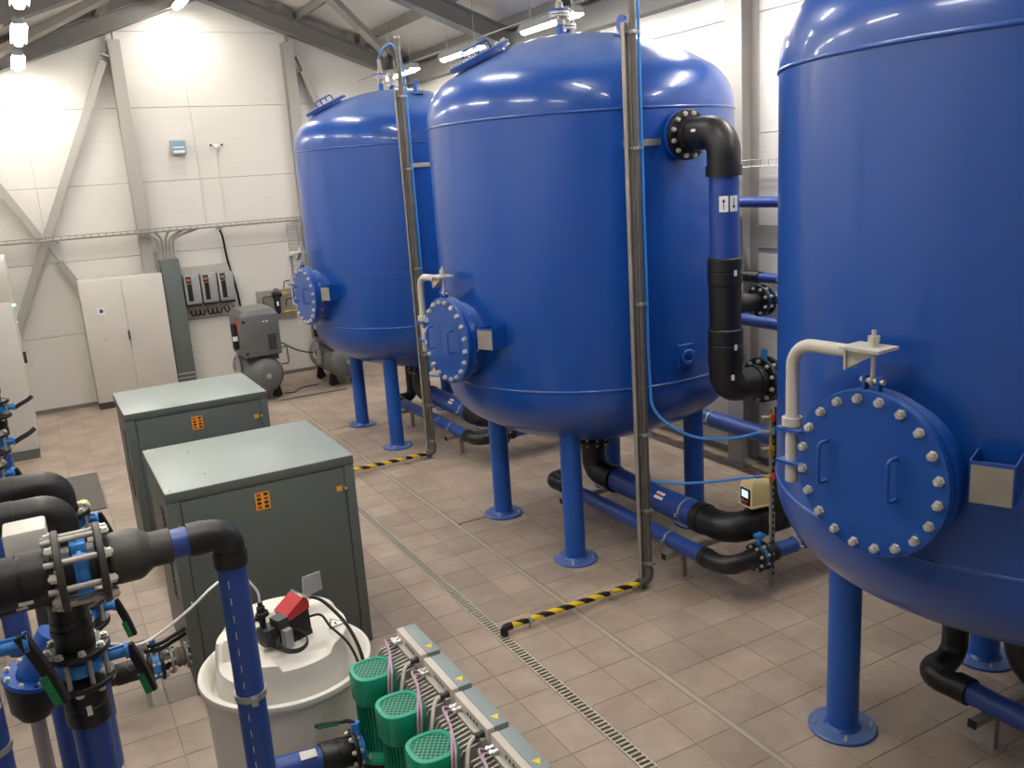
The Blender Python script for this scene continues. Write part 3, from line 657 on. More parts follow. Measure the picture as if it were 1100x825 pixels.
# stickers: flow arrows, small white marks
def patch(name, par, c, X, Y, n, m, lift=0.0):
    c = V(c)+V(n).normalized()*lift; X = V(X); Y = V(Y)
    return MB().prism([c-X-Y, c+X-Y, c+X+Y, c-X+Y], V(n).normalized()*0.001).build(name, m, par, 5)
vd = V((-0.66, -0.75, 0)).normalized(); sd = V((0.75, -0.66, 0))
for sg, up in ((-1, 1), (1, -1)):
    an = math.atan2(vd.y, vd.x)+0.30+sg*0.34; n_ = V((math.cos(an), math.sin(an), 0)); tgt = V((-n_.y, n_.x, 0)); c0 = V((NX, NY, 2.80))+n_*0.1015
    pl = patch('flow_label', R1.t, c0, tgt*0.030, (0, 0, 0.052), n_, 'white_label')
    MB().prism([c0+n_*0.0012+tgt*a+V((0, 0, b*up)) for a, b in ((-0.003, -0.035), (0.003, -0.035), (0.003, 0.012), (0.013, 0.012), (0, 0.036), (-0.013, 0.012), (-0.003, 0.012))], n_*0.0006).build('arrow', 'ink', pl)
for z, dx in ((3.23, -0.03), (2.34, 0.6), (1.83, 0.6), (1.62, 0.4)):
    an = math.atan2(vd.y, vd.x)+dx; n_ = V((math.cos(an), math.sin(an), 0)); rad = 0.113 if z > 3 else 0.1195
    yy = NY+0.12 if z > 3 else NY
    if z > 3: patch('mark', R1.t, (NX-0.105, NY+0.17, 3.29), (0, 0.022, 0), (0, 0, 0.009), (-1, 0, 0), 'white_label', 0.008)
    else: patch('mark', R1.t, V((NX, yy, z))+n_*rad, V((-n_.y, n_.x, 0))*0.012, (0, 0, 0.02), n_, 'white_label', 0.003)

# ------------------------------------------------------------------ headers and cable tray along the right wall
for z, R_, x, lab in ((2.68, 0.05, 6.0, 'topmost blue header pipe on the wall behind the tanks'), (1.99, 0.045, 5.98, 'thin blue header pipe with a black coupling behind the riser'),
                      (1.56, 0.06, 6.02, 'blue header pipe on brackets behind the middle of the riser'), (0.45, 0.085, 6.0, 'thick blue header pipe lying low along the wall')):
    H_ = Run('header_pipe', lab, 'pipe', (x, 6.5, z-R_))
    H_.pipe((x, 0.2, z), (x, 12.4, z), R_)
    for y in (5.9, 6.9, 8.6, 10.6, 4.3):
        H_.clamp((x, y-0.03, z), (0, 1, 0), R_, 'galv', 0.024)
    for y in (5.6, 8.2, 10.4, 3.6):
        MB().box((x-0.14, y-0.02, z-R_-0.05), (XR-0.004, y+0.02, z-R_-0.006)).build('wall_bracket', 'galv_dull', H_.t)
    if z == 1.99: H_.coupling((x, 6.15, z), (x, 6.4, z), 0.056)
    if z < 1:
        for y in (5.0, 9.0): MB().box((x-0.03, y-0.03, 0), (x+0.03, y+0.03, z-R_)).build('post', 'galv_dull', H_.t)
def wire_tray(name, p, q, w, h, up, side, step, label, cat, m='cable_tray'):
    p = V(p); q = V(q); d = (q-p).normalized(); L_ = (q-p).length; up = V(up); side = V(side); b = MB()
    for a, c in ((-1, 0), (-0.33, 0), (0.33, 0), (1, 0), (-1, 1), (1, 1)): b.sweep([p+side*(a*w/2)+up*(c*h), q+side*(a*w/2)+up*(c*h)], 0.004, 5)
    k = 0
    while k*step < L_:
        o = p+d*(k*step); b.sweep([o-side*w/2+up*h, o-side*w/2, o+side*w/2, o+side*w/2+up*h], 0.0035, 4); k += 1
    return single(b, name, m, label, cat, p)
wire_tray('wire_cable_tray', (6.12, 2.0, 3.0), (6.12, 12.6, 3.0), 0.2, 0.06, (0, 0, 1), (1, 0, 0), 0.1, 'wire mesh cable tray along the wall behind the tanks', 'cable tray', 'galv')
structure(MB().box((XR-0.02, -1, 2.22), (XR-0.002, 13.9, 2.44)).build('trim_1', 'column_grey'))

# ------------------------------------------------------------------ pipework under the tanks
def small_run(ty, label, full=True):
    X0, Z0 = 3.94, 0.30; ye = ty-1.935
    r_ = Run('outlet_pipe', label, 'pipe', (X0, ty-0.6, 0)); R_ = 0.061
    r_.pipe((4.17, ty+0.42, 1.0), (4.17, ty+0.42, 0.5), 0.068, 'pe_black', 'downpipe')
    MB().sweep(fillet([(4.17, ty+0.42, 0.56), (4.17, ty+0.42, Z0), (X0-0.03, ty+0.42, Z0), (X0-0.0, ty+0.18, Z0)], 0.10, 8), 0.069, 20).cyl((X0, ty+0.24, Z0), (X0, ty+0.16, Z0), 0.075, 20).build('elbow', 'pe_black', r_.t)
    r_.pipe((X0, ty+0.16, Z0), (X0, ye+0.19, Z0), R_)
    r_.elbow((X0, ye+0.24, Z0), (X0, ye, Z0), (X0+0.26, ye, Z0), 0.067, 0.11, collar=0.05)
    for k, x in enumerate((X0+0.275, X0+0.345)):
        r_.flange((x, ye, Z0), (1, 0, 0), 0.105, 0.085, 0.024, 8, 0.011, 0.018)
    v = MB().cyl((X0+0.285, ye, Z0), (X0+0.335, ye, Z0), 0.082, 20); v.cyl((X0+0.31, ye, Z0+0.07), (X0+0.31, ye, Z0+0.16), 0.018, 12); v.cbox((X0+0.275, ye-0.03, Z0+0.15), (X0+0.345, ye+0.03, Z0+0.175), 0.006)
    v.build('butterfly_valve', 'valve_blue', r_.t)
    r_.coupling((X0+0.36, ye, Z0), (X0+0.46, ye, Z0), 0.070)
    r_.pipe((X0+0.44, ye, Z0), (5.93, ye, Z0), 0.055); r_.clamp((X0+0.66, ye, Z0), (1, 0, 0), 0.055, 'galv'); r_.clamp((X0, ye+0.62, Z0), (0, 1, 0), R_, 'galv')
    for y in (ye+0.55, ye+2.0):
        b = MB().box((X0+0.04, y-0.02, 0.005), (X0+0.08, y+0.02, Z0-R_-0.04)); b.box((X0-0.12, y-0.02, Z0-R_-0.045), (X0+0.42, y+0.02, Z0-R_-0.005)); b.box((X0, y-0.05, 0), (X0+0.12, y+0.05, 0.006)); b.build('support_post', 'steel', r_.t)
        MB().box((X0-0.128, y-0.022, Z0-R_-0.047), (X0-0.12, y+0.022, Z0-R_-0.003)).build('end_cap', 'rubber', r_.t)
    patch('label', r_.t, (X0-0.035, ye+0.95, Z0+0.042), (0, 0.03, 0), (0.016, 0, 0.014), (-0.66, 0, 0.75), 'white_label', 0.003)
    return r_
def big_run(ty, label):
    X0, Z0 = 4.15, 0.46; ye = ty-1.74
    r_ = Run('backwash_pipe', label, 'pipe', (X0, ty-0.6, 0)); R_ = 0.105
    r_.pipe((TX, ty, 0.87), (TX, ty, 0.76), 0.11, 'tank_blue', 'tank_nozzle')
    r_.flange((TX, ty, 0.745), (0, 0, 1), 0.165, 0.14, 0.028, 10, 0.013, 0.02)
    r_.elbow((TX, ty, 0.74), (TX, ty, Z0), (TX, ty-0.34, Z0), 0.11, 0.17, collar=0.05)
    r_.pipe((X0, ty-0.32, Z0), (X0, ye+0.30, Z0), R_)
    r_.elbow((X0, ye+0.34, Z0), (X0, ye, Z0), (X0+0.30, ye, Z0), 0.112, 0.19, collar=0.08)
    r_.clamp((X0, ye+0.46, Z0), (0, 1, 0), R_, 'galv')
    r_.coupling((X0+0.28, ye, Z0), (X0+0.55, ye, Z0), 0.115, name='valve_housing')
    r_.pipe((X0+0.5, ye, Z0), (5.9, ye, Z0), 0.105, 'pe_black', 'branch')
    pl = patch('label', r_.t, (X0-0.07, ye+0.72, Z0+0.07), (0, 0.05, 0), (0.022, 0, 0.022), (-0.7, 0, 0.7), 'white_label', 0.004)
    patch('mark', pl, (X0-0.07, ye+0.735, Z0+0.07), (0, 0.026, 0), (0.006, 0, 0.006), (-0.7, 0, 0.7), 'red', 0.006)
    return r_
for ty, l1, l2 in ((TY['mid'], 'thin blue pipe on posts below the tank with the riser', 'thick blue pipe running from the bottom of the riser tank to an actuator'),
                   (TY['far'], 'thin blue pipe crossing behind the rear vent stand', 'thick blue pipe under the tank by the compressors'),
                   (TY['near'], 'thin blue pipe with a black swan-neck under the large manhole tank', 'thick black and blue outlet pipe under the large manhole tank')):
    small_run(ty, l1); big_run(ty, l2)
# cream actuator on the backwash valve of the middle tank
AX, AY, AZ = 4.42, TY['mid']-1.74, 0.575
a = thing('valve_actuator', 'cream motorised valve actuator with a small lit screen', 'actuator', (AX, AY, AZ))
MB().cyl((AX, AY, AZ), (AX, AY, AZ+0.03), 0.05, 16).build('yoke', 'rubber', a)
q = math.radians(174); ex = V((math.cos(q), math.sin(q), 0)); ey = V((-ex.y, ex.x, 0)); O = V((AX, AY, AZ+0.03))
def rounded(w0, w1, d_, n=10):      # D-shaped plan: flat towards ex, round behind
    pts = [O*0+ex*d_-ey*w0, O*0+ex*d_+ey*w0]
    for k in range(n+1): an = PI*k/n; pts.append(ey*(w1*math.cos(an))-ex*(0.04+w1*1.0*math.sin(an)))
    return pts
m = MB(); lay = [(0.0, 1.06), (0.012, 1.06), (0.016, 1.0), (0.145, 0.97), (0.185, 0.86), (0.205, 0.6)]; n0 = None; vs = []; fs = []
for (h, sc) in lay:
    ring_ = [O+V((0, 0, h))+p_*sc for p_ in rounded(0.075, 0.085, 0.105)]; vs += ring_; n0 = len(ring_)
for j in range(len(lay)-1):
    for i in range(n0): fs.append((j*n0+i, j*n0+(i+1) % n0, (j+1)*n0+(i+1) % n0, (j+1)*n0+i))
fs += [tuple(range(n0)), tuple(range((len(lay)-1)*n0, len(lay)*n0))]; m.add(vs, fs); m.build('cover', 'actuator_cream', a, 40)
pn = MB().obox(O+ex*0.106+V((0, 0, 0.075)), ex*0.006, ey*0.052, V((0, 0, 0.062))).build('control_panel', 'rubber', a)
MB().obox(O+ex*0.1125+ey*0.0+V((0, 0, 0.098)), ex*0.001, ey*0.036, V((0, 0, 0.027))).build('display', 'screen', pn)
for k in (-0.024, 0.02): MB().lathe([(0.016, 0), (0.015, 0.012), (0.006, 0.013)], O+ex*0.112+ey*k+V((0, 0, 0.04)), ex, 12).build('knob', 'steel' if k < 0 else 'red', pn)
MB().lathe([(0.03, 0), (0.03, 0.018), (0.02, 0.022)], O+V((0, 0, 0.203)), (0, 0, 1), 16).build('indicator_cap', 'rubber', a)
MB().lathe([(0.02, 0), (0.018, 0.01)], O+V((0, 0, 0.225)), (0, 0, 1), 14).build('indicator', 'red', a)
# strut post, conduit and sample taps next to it
p = thing('strut_post', 'slotted steel strut post beside the cream actuator', 'post', (4.44, 4.45, 0))
MB().box((4.42, 4.440, 0), (4.46, 4.443, 1.32)).box((4.42, 4.44, 0), (4.423, 4.462, 1.32)).box((4.457, 4.44, 0), (4.46, 4.462, 1.32)).build('strut', 'galv_dull', p, 10)
MB().box((4.39, 4.40, 0), (4.49, 4.50, 0.006)).build('foot_plate', 'galv', p)
for k in range(24): MB().box((4.432, 4.4385, 0.08+k*0.05), (4.448, 4.4395, 0.105+k*0.05)).build('slot', 'rubber', p)
single(MB().cbox((4.365, 4.30, 0.62), (4.43, 4.36, 1.4), 0.006), 'black_duct', 'rubber', 'narrow black upright duct behind the brass taps', 'duct', (4.4, 4.33, 0.62))
def tap(z, label, lev):
    t = thing('sample_tap', label, 'valve', (4.36, 4.38, z)); c = V((4.36, 4.38, z))
    MB().cyl(c-V((0, 0, 0.06)), c+V((0, 0, 0.06)), 0.011, 12).cyl(c-V((0.04, -0.03, 0)), c+V((0.02, -0.02, 0)), 0.010, 12).lathe([(0.012, -0.02), (0.019, -0.012), (0.019, 0.012), (0.012, 0.02)], c, (0, 0, 1), 6).build('body', 'brass', t)
    MB().cyl(c-V((0.055, -0.04, 0)), c-V((0.03, -0.022, 0)), 0.013, 8).build('hose_nut', 'steel', t)
    MB().cbox(c+V((-0.014, -0.04, -0.012)), c+V((0.012, -0.015, 0.03)), 0.004).build('lever', lev, t)
tap(1.32, 'brass sampling tap with a red lever behind the davit pole', 'red'); tap(1.215, 'brass tap joined to the looping blue hose', 'hose_blue'); tap(1.09, 'brass elbow tap below the looping blue hose', 'brass'); tap(0.885, 'small tap with a red lever at the end of the low blue hose', 'red')

# ------------------------------------------------------------------ gable wall equipment
WY = YE
t = thing('switch_cabinet', 'tall cream two-door switch cabinet against the gable wall', 'cabinet', (1.18, 14.6, 0))
MB().cbox((0.60, 14.42, 0.1), (1.77, 14.80, 1.95), 0.006).build('body', 'cabinet_cream', t)
MB().box((0.61, 14.43, 0), (1.76, 14.79, 0.1)).build('plinth', 'plinth_dark', t)
for a, b in ((0.603, 1.178), (1.184, 1.767)):
    d_ = MB().cbox((a, 14.40, 0.11), (b, 14.42, 1.945), 0.004).build('door', 'cabinet_cream', t)
    x = (a+b)/2
    MB().lathe([(0.012, 0), (0.012, 0.004)], (x-0.05, 14.4, 1.06), (0, -1, 0), 12).build('lock', 'steel', d_)
    if a < 1: MB().prism([(0.80, 14.399, 1.43), (0.9, 14.399, 1.43), (0.9, 14.399, 1.53), (0.80, 14.399, 1.53)], (0, -0.001, 0)).build('notice', 'white_label', d_); MB().prism([(0.825, 14.3975, 1.455), (0.87, 14.3975, 1.455), (0.88, 14.3975, 1.5), (0.83, 14.3975, 1.515)], (0, -0.001, 0)).build('print', 'pipe_blue', d_)
MB().cbox((1.165, 14.375, 1.01), (1.19, 14.40, 1.15), 0.006).build('handle', 'dark_grey', t)
t = thing('control_cabinet', 'cream control cabinet with a narrower box on top beside the blue valves', 'cabinet', (-0.55, 12.9, 0))
MB().cbox((-0.90, 12.22, 0.12), (-0.245, 13.7, 1.97), 0.008).build('body', 'cabinet_cream', t)
MB().box((-0.89, 12.23, 0), (-0.25, 13.69, 0.12)).build('plinth', 'plinth_green', t)
MB().cbox((-0.90, 12.24, 1.972), (-0.235, 13.7, 2.47), 0.012).build('top_box', 'cabinet_cream', t)
MB().box((-0.245, 12.26, 0.15), (-0.238, 12.95, 1.95)).build('door', 'cabinet_cream', t); MB().box((-0.245, 12.97, 0.15), (-0.238, 13.66, 1.95)).build('door', 'cabinet_cream', t)
MB().cbox((-0.238, 12.9, 1.1), (-0.2, 12.94, 1.25), 0.006).build('handle', 'dark_grey', t)
for z in (1.90, 1.68): MB().cyl((-0.238, 12.5, z), (-0.205, 12.5, z), 0.014, 12).build('indicator_light', 'led_green' if z > 1.8 else 'chrome', t)
t = thing('cable_riser_duct', 'grey-green sheet metal cable duct rising beside the switch cabinet', 'duct', (1.9, 14.6, 0))
MB().cbox((1.79, 14.5, 0.0), (2.06, 14.72, 2.13), 0.004).build('duct', 'duct_green', t)
for z in (0.26, 0.33): MB().box((1.785, 14.49, z), (2.065, 14.5, z+0.025)).build('band', 'galv', t)
for k in range(5):
    x = 1.81+0.05*k
    hose('grey_cable', [(x, 14.6, 2.1), (x, 14.58, 2.3), (x-0.03+0.02*k, 14.52, 2.45), (x-0.25+0.16*k, 14.5, 2.565)], 0.019, 'cable_mid', 'grey cable curving from the wall tray into the duct', 'cable', 6, 'cables entering the duct')
wire_tray('wire_cable_tray', (-0.8, 14.5, 2.555), (4.08, 14.5, 2.555), 0.14, 0.055, (0, 0, 1), (0, 1, 0), 0.1, 'wire mesh cable tray crossing the gable wall', 'cable tray', 'cable_tray')
for k in range(5):
    y = 14.45+0.025*k
    hose('tray_cable', [(-0.75, y, 2.568), (1.0, y+0.005, 2.57), (2.4, y-0.005, 2.568), (4.0, y, 2.57)], 0.0115, 'cable_mid', 'grey cable lying along the gable wall tray', 'cable', 6, 'cables in the gable wall tray')
wire_tray('wire_cable_tray', (3.92, 14.74, 1.45), (3.92, 14.74, 2.52), 0.16, 0.05, (0, -1, 0), (1, 0, 0), 0.06, 'upright wire mesh tray section beside the far tank', 'cable tray', 'galv')
for x in (0.45, 1.6, 2.75, 3.95): single(MB().box((x-0.02, 14.43, 2.52), (x+0.02, WY, 2.548)), 'tray_bracket', 'galv', 'small bracket carrying the gable wall cable tray', 'bracket', (x, WY, 2.52), 'gable tray brackets')
MBp = MB().box((2.10, 14.775, 1.15), (2.88, 14.795, 1.97)); single(MBp, 'mounting_plate', 'cable_grey', 'grey sheet mounting plate behind three inverters', 'panel', (2.49, 14.78, 1.15))
for i, (x, lab) in enumerate(((2.09, 'grey wall inverter next to the cable duct'), (2.35, 'grey wall inverter between two others'), (2.61, 'grey wall inverter nearest the air compressor'))):
    t = thing('wall_inverter', lab, 'inverter', (x+0.12, 14.7, 1.38)); 
    MB().cbox((x, 14.55, 1.40), (x+0.235, 14.77, 1.85), 0.012).build('case', 'inverter_grey', t)
    MB().box((x+0.04, 14.546, 1.45), (x+0.11, 14.55, 1.72)).build('vent_strip', 'rubber', t); MB().box((x+0.03, 14.544, 1.73), (x+0.11, 14.55, 1.835)).build('keypad', 'dark_grey', t)
    MB().box((x+0.04, 14.542, 1.765), (x+0.1, 14.544, 1.80)).build('display', 'orange_dull', t)
    MB().box((x+0.12, 14.548, 1.81), (x+0.16, 14.55, 1.818)).build('badge', 'white_label', t)
    MB().box((x+0.01, 14.58, 1.36), (x+0.225, 14.75, 1.40)).build('gland_plate', 'dark_grey', t)
    for k in range(3):
        xx = x+0.05+0.07*k; MB().sweep(spline([(xx, 14.66, 1.37), (xx, 14.66, 1.30), (xx+0.02, 14.66, 1.22), (xx+0.06, 14.68, 1.20), (xx+0.09, 14.7, 1.27)], 5), 0.012, 7).build('cable', 'rubber', t)
        MB().cyl((xx, 14.66, 1.30), (xx, 14.66, 1.36), 0.018, 8).build('cable_gland', 'galv', t)
hose('black_conduit', [(2.75, 14.6, 2.50), (2.80, 14.72, 2.38), (2.84, 14.78, 2.0), (2.92, 14.78, 1.5), (2.95, 14.78, 1.1)], 0.018, 'rubber', 'black conduit dropping from the wall tray past the inverters', 'conduit')
t = thing('emergency_light', 'small blue-tinted flood lamp high on the gable wall', 'lamp', (2.33, 14.8, 3.68))
MB().cbox((2.22, 14.68, 3.68), (2.44, 14.78, 3.90), 0.01).build('case', 'inverter_grey', t); MB().box((2.24, 14.675, 3.70), (2.42, 14.68, 3.88)).build('glass', 'clear_blue', t)
MB().box((2.25, 14.672, 3.71), (2.41, 14.676, 3.745)).build('tube', 'white_label', t); MB().box((2.25, 14.672, 3.78), (2.41, 14.676, 3.80)).build('tube', 'white_label', t)
MB().box((2.30, 14.78, 3.76), (2.36, WY, 3.82)).build('mount', 'inverter_grey', t)
t = thing('wall_sensor', 'small white sensor with two arms above a conduit on the gable wall', 'sensor', (2.9, 14.8, 3.78))
MB().cbox((2.87, 14.75, 3.76), (2.95, WY, 3.81), 0.008).build('box', 'white_label', t)
for e in (-0.09, 0.08): MB().cbox((2.90+e, 14.76, 3.79), (2.93+e, 14.80, 3.82), 0.006).build('arm', 'dark_grey', t)
MB().cyl((2.91, 14.81, 2.58), (2.91, 14.81, 3.77), 0.008, 8).build('conduit', 'wall_white', t)
hose('thin_conduit', [(2.58, 14.808, 5.4), (2.60, 14.808, 4.2), (2.60, 14.808, 3.2), (2.60, 14.808, 2.58)], 0.006, 'cabinet_cream', 'thin white conduit down the gable wall beside the flood lamp', 'conduit')
hose('thin_conduit', [(0.31, 14.808, 4.85), (0.31, 14.808, 3.8), (0.31, 14.808, 2.58)], 0.006, 'cabinet_cream', 'thin white conduit down the gable wall behind the brace cross', 'conduit')
# compressed-air treatment on the wall
t = thing('air_treatment_set', 'black air filter with brass valves piped on a grey wall plate', 'air filter', (3.45, 14.75, 0.9))
MB().box((3.22, 14.79, 0.95), (3.85, WY, 1.45)).build('back_plate', 'galv_dull', t)
MB().sweep(fillet([(3.30, 14.68, 0.9), (3.30, 14.68, 1.36), (3.46, 14.68, 1.36)], 0.04, 5), 0.016, 10).build('inlet_pipe', 'dark_steel', t)
MB().lathe([(0.02, -0.06), (0.045, -0.05), (0.05, 0.0), (0.055, 0.22), (0.05, 0.24)], (3.52, 14.68, 1.12), (0, 0, 1), 18).cyl((3.45, 14.68, 1.38), (3.60, 14.68, 1.38), 0.045, 14).build('filter_bowl', 'rubber', t)
MB().torus((3.52, 14.68, 1.45), (0, 1, 0), 0.03, 0.008, 14, 6).build('gauge', 'dark_grey', t); MB().box((3.50, 14.622, 1.2), (3.53, 14.626, 1.27)).build('label', 'white_label', t)
for z in (1.38, 1.08):
    MB().cyl((3.60, 14.68, z), (3.92, 14.68, z), 0.016, 10).lathe([(0.03, -0.03), (0.03, 0.03)], (3.66, 14.68, z), (1, 0, 0), 8).lathe([(0.03, -0.03), (0.03, 0.03)], (3.84, 14.68, z), (1, 0, 0), 8).cyl((3.66, 14.68, z), (3.66, 14.68, z+0.10), 0.014, 8).build('brass_valve', 'brass', t)
    MB().sweep(spline([(3.66, 14.68, z+0.1), (3.68, 14.66, z+0.2), (3.80, 14.64, z+0.2), (3.88, 14.66, z+0.08), (3.9, 14.68, z)], 6), 0.01, 8).build('bypass_hose', 'rubber', t)
MB().sweep(spline([(3.9, 14.66, 1.3), (3.88, 14.62, 1.1), (3.95, 14.62, 0.94), (4.05, 14.62, 0.90)], 6), 0.016, 8).build('outlet_hose', 'rubber', t)

# ------------------------------------------------------------------ air compressors
def compressor(x, y, label):
    t = thing('air_compressor', label, 'compressor', (x, y, 0)); C = V((x, y, 0))
    ax = V((-0.0, 1, 0)); R_ = 0.275; zc = 0.40; L_ = 1.05
    prof = [(0.001, -0.13), (0.12, -0.115), (0.2, -0.08), (0.25, -0.03), (R_, 0.04), (R_, L_), (0.25, L_+0.06), (0.15, L_+0.12), (0.001, L_+0.14)]
    MB().lathe(prof, C+V((0, 0, zc)), ax, 36, False, False).build('receiver', 'compressor_grey', t, 50)
    MB().lathe([(0.04, 0), (0.04, 0.02), (0.03, 0.024)], C+V((0.01, -0.125, zc)), -ax, 16).build('inspection_plug', 'galv', t)
    for yy in (0.18, 0.85):
        for sx in (-1, 1): MB().prism([C+V((sx*0.10, yy-0.03, 0.02)), C+V((sx*0.24, yy-0.03, 0.02)), C+V((sx*0.24, yy-0.03, 0.05)), C+V((sx*0.2, yy-0.03, 0.24)), C+V((sx*0.14, yy-0.03, 0.17)), C+V((sx*0.1, yy-0.03, 0.05))], (0, 0.06, 0)).cyl(C+V((sx*0.18, yy, 0)), C+V((sx*0.18, yy, 0.025)), 0.04, 12).build('foot', 'rubber', t)
    x0, x1, y0, y1, z0, z1 = x-0.29, x+0.27, y-0.06, y+0.72, 0.70, 1.30
    b = MB().cbox((x0, y0, z0), (x1, y1, z1), 0.02).build('enclosure', 'compressor_grey', t)
    q = [(x0, y0, z1), (x1, y0, z1), (x1, y1, z1), (x0, y1, z1)]; q2 = [(x0+0.06, y0+0.06, z1+0.08), (x1-0.06, y0+0.06, z1+0.08), (x1-0.06, y1-0.06, z1+0.08), (x0+0.06, y1-0.06, z1+0.08)]
    MB().add(q+q2, [(0, 1, 5, 4), (1, 2, 6, 5), (2, 3, 7, 6), (3, 0, 4, 7), (4, 5, 6, 7), (3, 2, 1, 0)]).build('hood', 'compressor_grey', t, 10)
    for k in range(8): MB().box((x+0.08, y0-0.003, z0+0.08+k*0.03), (x+0.20, y0+0.001, z0+0.096+k*0.03)).build('louvre', 'rubber', b)
    for (xx, zz) in ((x0+0.05, z1-0.07), (x0+0.05, z0+0.06)): MB().cyl((xx, y0-0.006, zz), (xx, y0+0.002, zz), 0.022, 12).build('latch', 'rubber', b)
    MB().box((x0-0.002, y0+0.12, z1-0.22), (x0+0.001, y0+0.40, z1-0.06)).build('emblem', 'logo_red', b)
    for xx in (x+0.03, x+0.08): MB().box((xx, y0-0.002, z1-0.10), (xx+0.03, y0+0.001, z1-0.085)).build('badge', 'white_label', b)
    MB().cyl(C+V((-0.02, -0.01, 0.64)), C+V((-0.02, 0.66, 0.64)), 0.05, 12).build('mounting_rail', 'dark_grey', t)
    MB().box((x0+0.05, y0+0.05, 0.62), (x1-0.05, y1-0.05, z0)).build('base_frame', 'dark_grey', t)
    MB().sweep(fillet([C+V((0.27, 0.02, 0.78)), C+V((0.36, 0.02, 0.78)), C+V((0.36, 0.02, 0.52)), C+V((0.26, 0.06, 0.52))], 0.03, 4), 0.012, 8).build('air_pipe', 'dark_steel', t)
    m = MB().cbox(C+V((-0.36, 0.22, 0.80)), C+V((-0.29, 0.34, 1.18)), 0.01); m.build('switch_box', 'rubber', t)
    MB().box(C+V((-0.37, 0.215, 0.93)), C+V((-0.30, 0.219, 1.0))).build('switch_plate', 'white_label', t)
    m = MB().cyl(C+V((-0.31, 0.35, 0.35)), C+V((-0.31, 0.35, 0.62)), 0.05, 12).cyl(C+V((-0.31, 0.35, 0.62)), C+V((-0.31, 0.35, 0.7)), 0.03, 12).build('separator', 'galv', t)
    MB().sweep(spline([C+V((-0.31, 0.3, 0.6)), C+V((-0.42, 0.2, 0.62)), C+V((-0.43, 0.15, 0.5)), C+V((-0.34, 0.1, 0.5))], 5), 0.008, 6).build('drain_hose', 'cable_grey', t)
compressor(2.84, 13.08, 'grey air compressor on a cylindrical receiver below the inverters')
compressor(4.10, 13.18, 'grey air compressor with its receiver partly behind the far tank')
hose('air_line', [(3.16, 13.4, 0.82), (3.4, 13.4, 0.66), (3.62, 13.45, 0.57), (3.74, 13.5, 0.55)], 0.012, 'hose_dark', 'dark blue air line between the two compressors', 'hose')
t = thing('floor_cable_profile', 'low perforated metal strip on the floor before the compressors', 'floor strip', (3.4, 13.0, 0))
MB().box((2.95, 12.93, 0), (4.0, 12.96, 0.035)).build('strip', 'galv_dull', t)
for k in range(24): MB().box((2.97+k*0.043, 12.928, 0.01), (2.99+k*0.043, 12.93, 0.025)).build('hole', 'rubber', t)
hose('floor_cable', [(3.15, 13.4, 0.008), (3.3, 13.35, 0.008), (3.45, 13.55, 0.008), (3.75, 13.6, 0.008)], 0.007, 'rubber', 'thin black cable lying on the floor between the compressors', 'cable', 6)

# ------------------------------------------------------------------ two grey-green refrigeration dryer units
def dryer(x0, x1, y0, y1, h, label):
    t = thing('dryer_unit', label, 'machine', ((x0+x1)/2, (y0+y1)/2, 0))
    MB().box((x0+0.01, y0+0.012, 0.02), (x1-0.01, y1-0.01, h-0.055)).build('body', 'unit_side', t, 10)
    MB().box((x0+0.03, y0+0.03, 0), (x1-0.03, y1-0.03, 0.02)).build('base', 'unit_seam', t)
    MB().cbox((x0-0.004, y0, h-0.06), (x1+0.004, y1, h-0.003), 0.003).build('lid_rim', 'unit_side', t)
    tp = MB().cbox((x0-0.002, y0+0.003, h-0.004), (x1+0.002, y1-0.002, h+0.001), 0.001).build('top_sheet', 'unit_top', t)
    for a, b in ((x0, x0+0.07), (x1-0.065, x1)): MB().cbox((a, y0, 0.02), (b, y0+0.02, h-0.063), 0.003).build('corner_post', 'unit_side', t)
    d_ = MB().cbox((x0+0.078, y0+0.001, 0.05), (x1-0.072, y0+0.02, h-0.068), 0.003).build('door', 'unit_side', t)
    for (x, y) in ((x0+0.03, y0+0.05), (x0+0.03, y1-0.05), (x0+0.27, y0+0.25), (x0+0.26, y1-0.28)): MB().lathe([(0.009, 0), (0.007, 0.004)], (x, y, h+0.001), (0, 0, 1), 10).build('screw', 'chrome', tp)
    for k in range(3): MB().lathe([(0.009, 0), (0.006, 0.005)], (x0+0.05, y0, h-0.22-k*0.5), (0, -1, 0), 10).build('screw', 'chrome', t)
    for k in range(16): MB().box((x0+0.006, y0+0.38, 0.52+k*0.04), (x0+0.0105, y0+0.50, 0.538+k*0.04)).build('louvre', 'unit_seam', t)
    xm = (x0+x1)/2-0.025; st = MB().box((xm-0.045, y0-0.0005, h-0.23), (xm+0.045, y0+0.001, h-0.115)).build('warning_label', 'orange', d_)
    for c in (-0.022, 0.022):                        # two columns of small dark print
        for k in range(4): MB().box((xm+c-0.013, y0-0.001, h-0.221+k*0.027), (xm+c+0.013, y0-0.0004, h-0.204+k*0.027)).build('print', 'ink' if (k+(c > 0)) % 3 else 'red', st)
    xr = x1-0.11; l2 = MB().box((xr-0.02, y0-0.0005, h-0.225), (xr+0.02, y0+0.001, h-0.19)).build('key_label', 'orange', d_)
    MB().lathe([(0.011, 0), (0.01, 0.012)], (xr+0.04, y0, h-0.21), (0, -1, 0), 12).build('lock', 'chrome', d_)
dryer(0.49, 1.655, 5.40, 6.50, 1.365, 'grey-green sheet metal unit behind the white dosing tank')
dryer(0.49, 1.655, 7.72, 8.72, 1.365, 'grey-green sheet metal unit standing before the switch cabinet')
single(MB().cbox((-0.36, 9.62, 0.0), (0.305, 11.02, 0.012), 0.003), 'floor_mat', 'mat_grey', 'flat dark grey mat on the tiles beside the grey-green units', 'mat', (0.0, 10.3, 0))

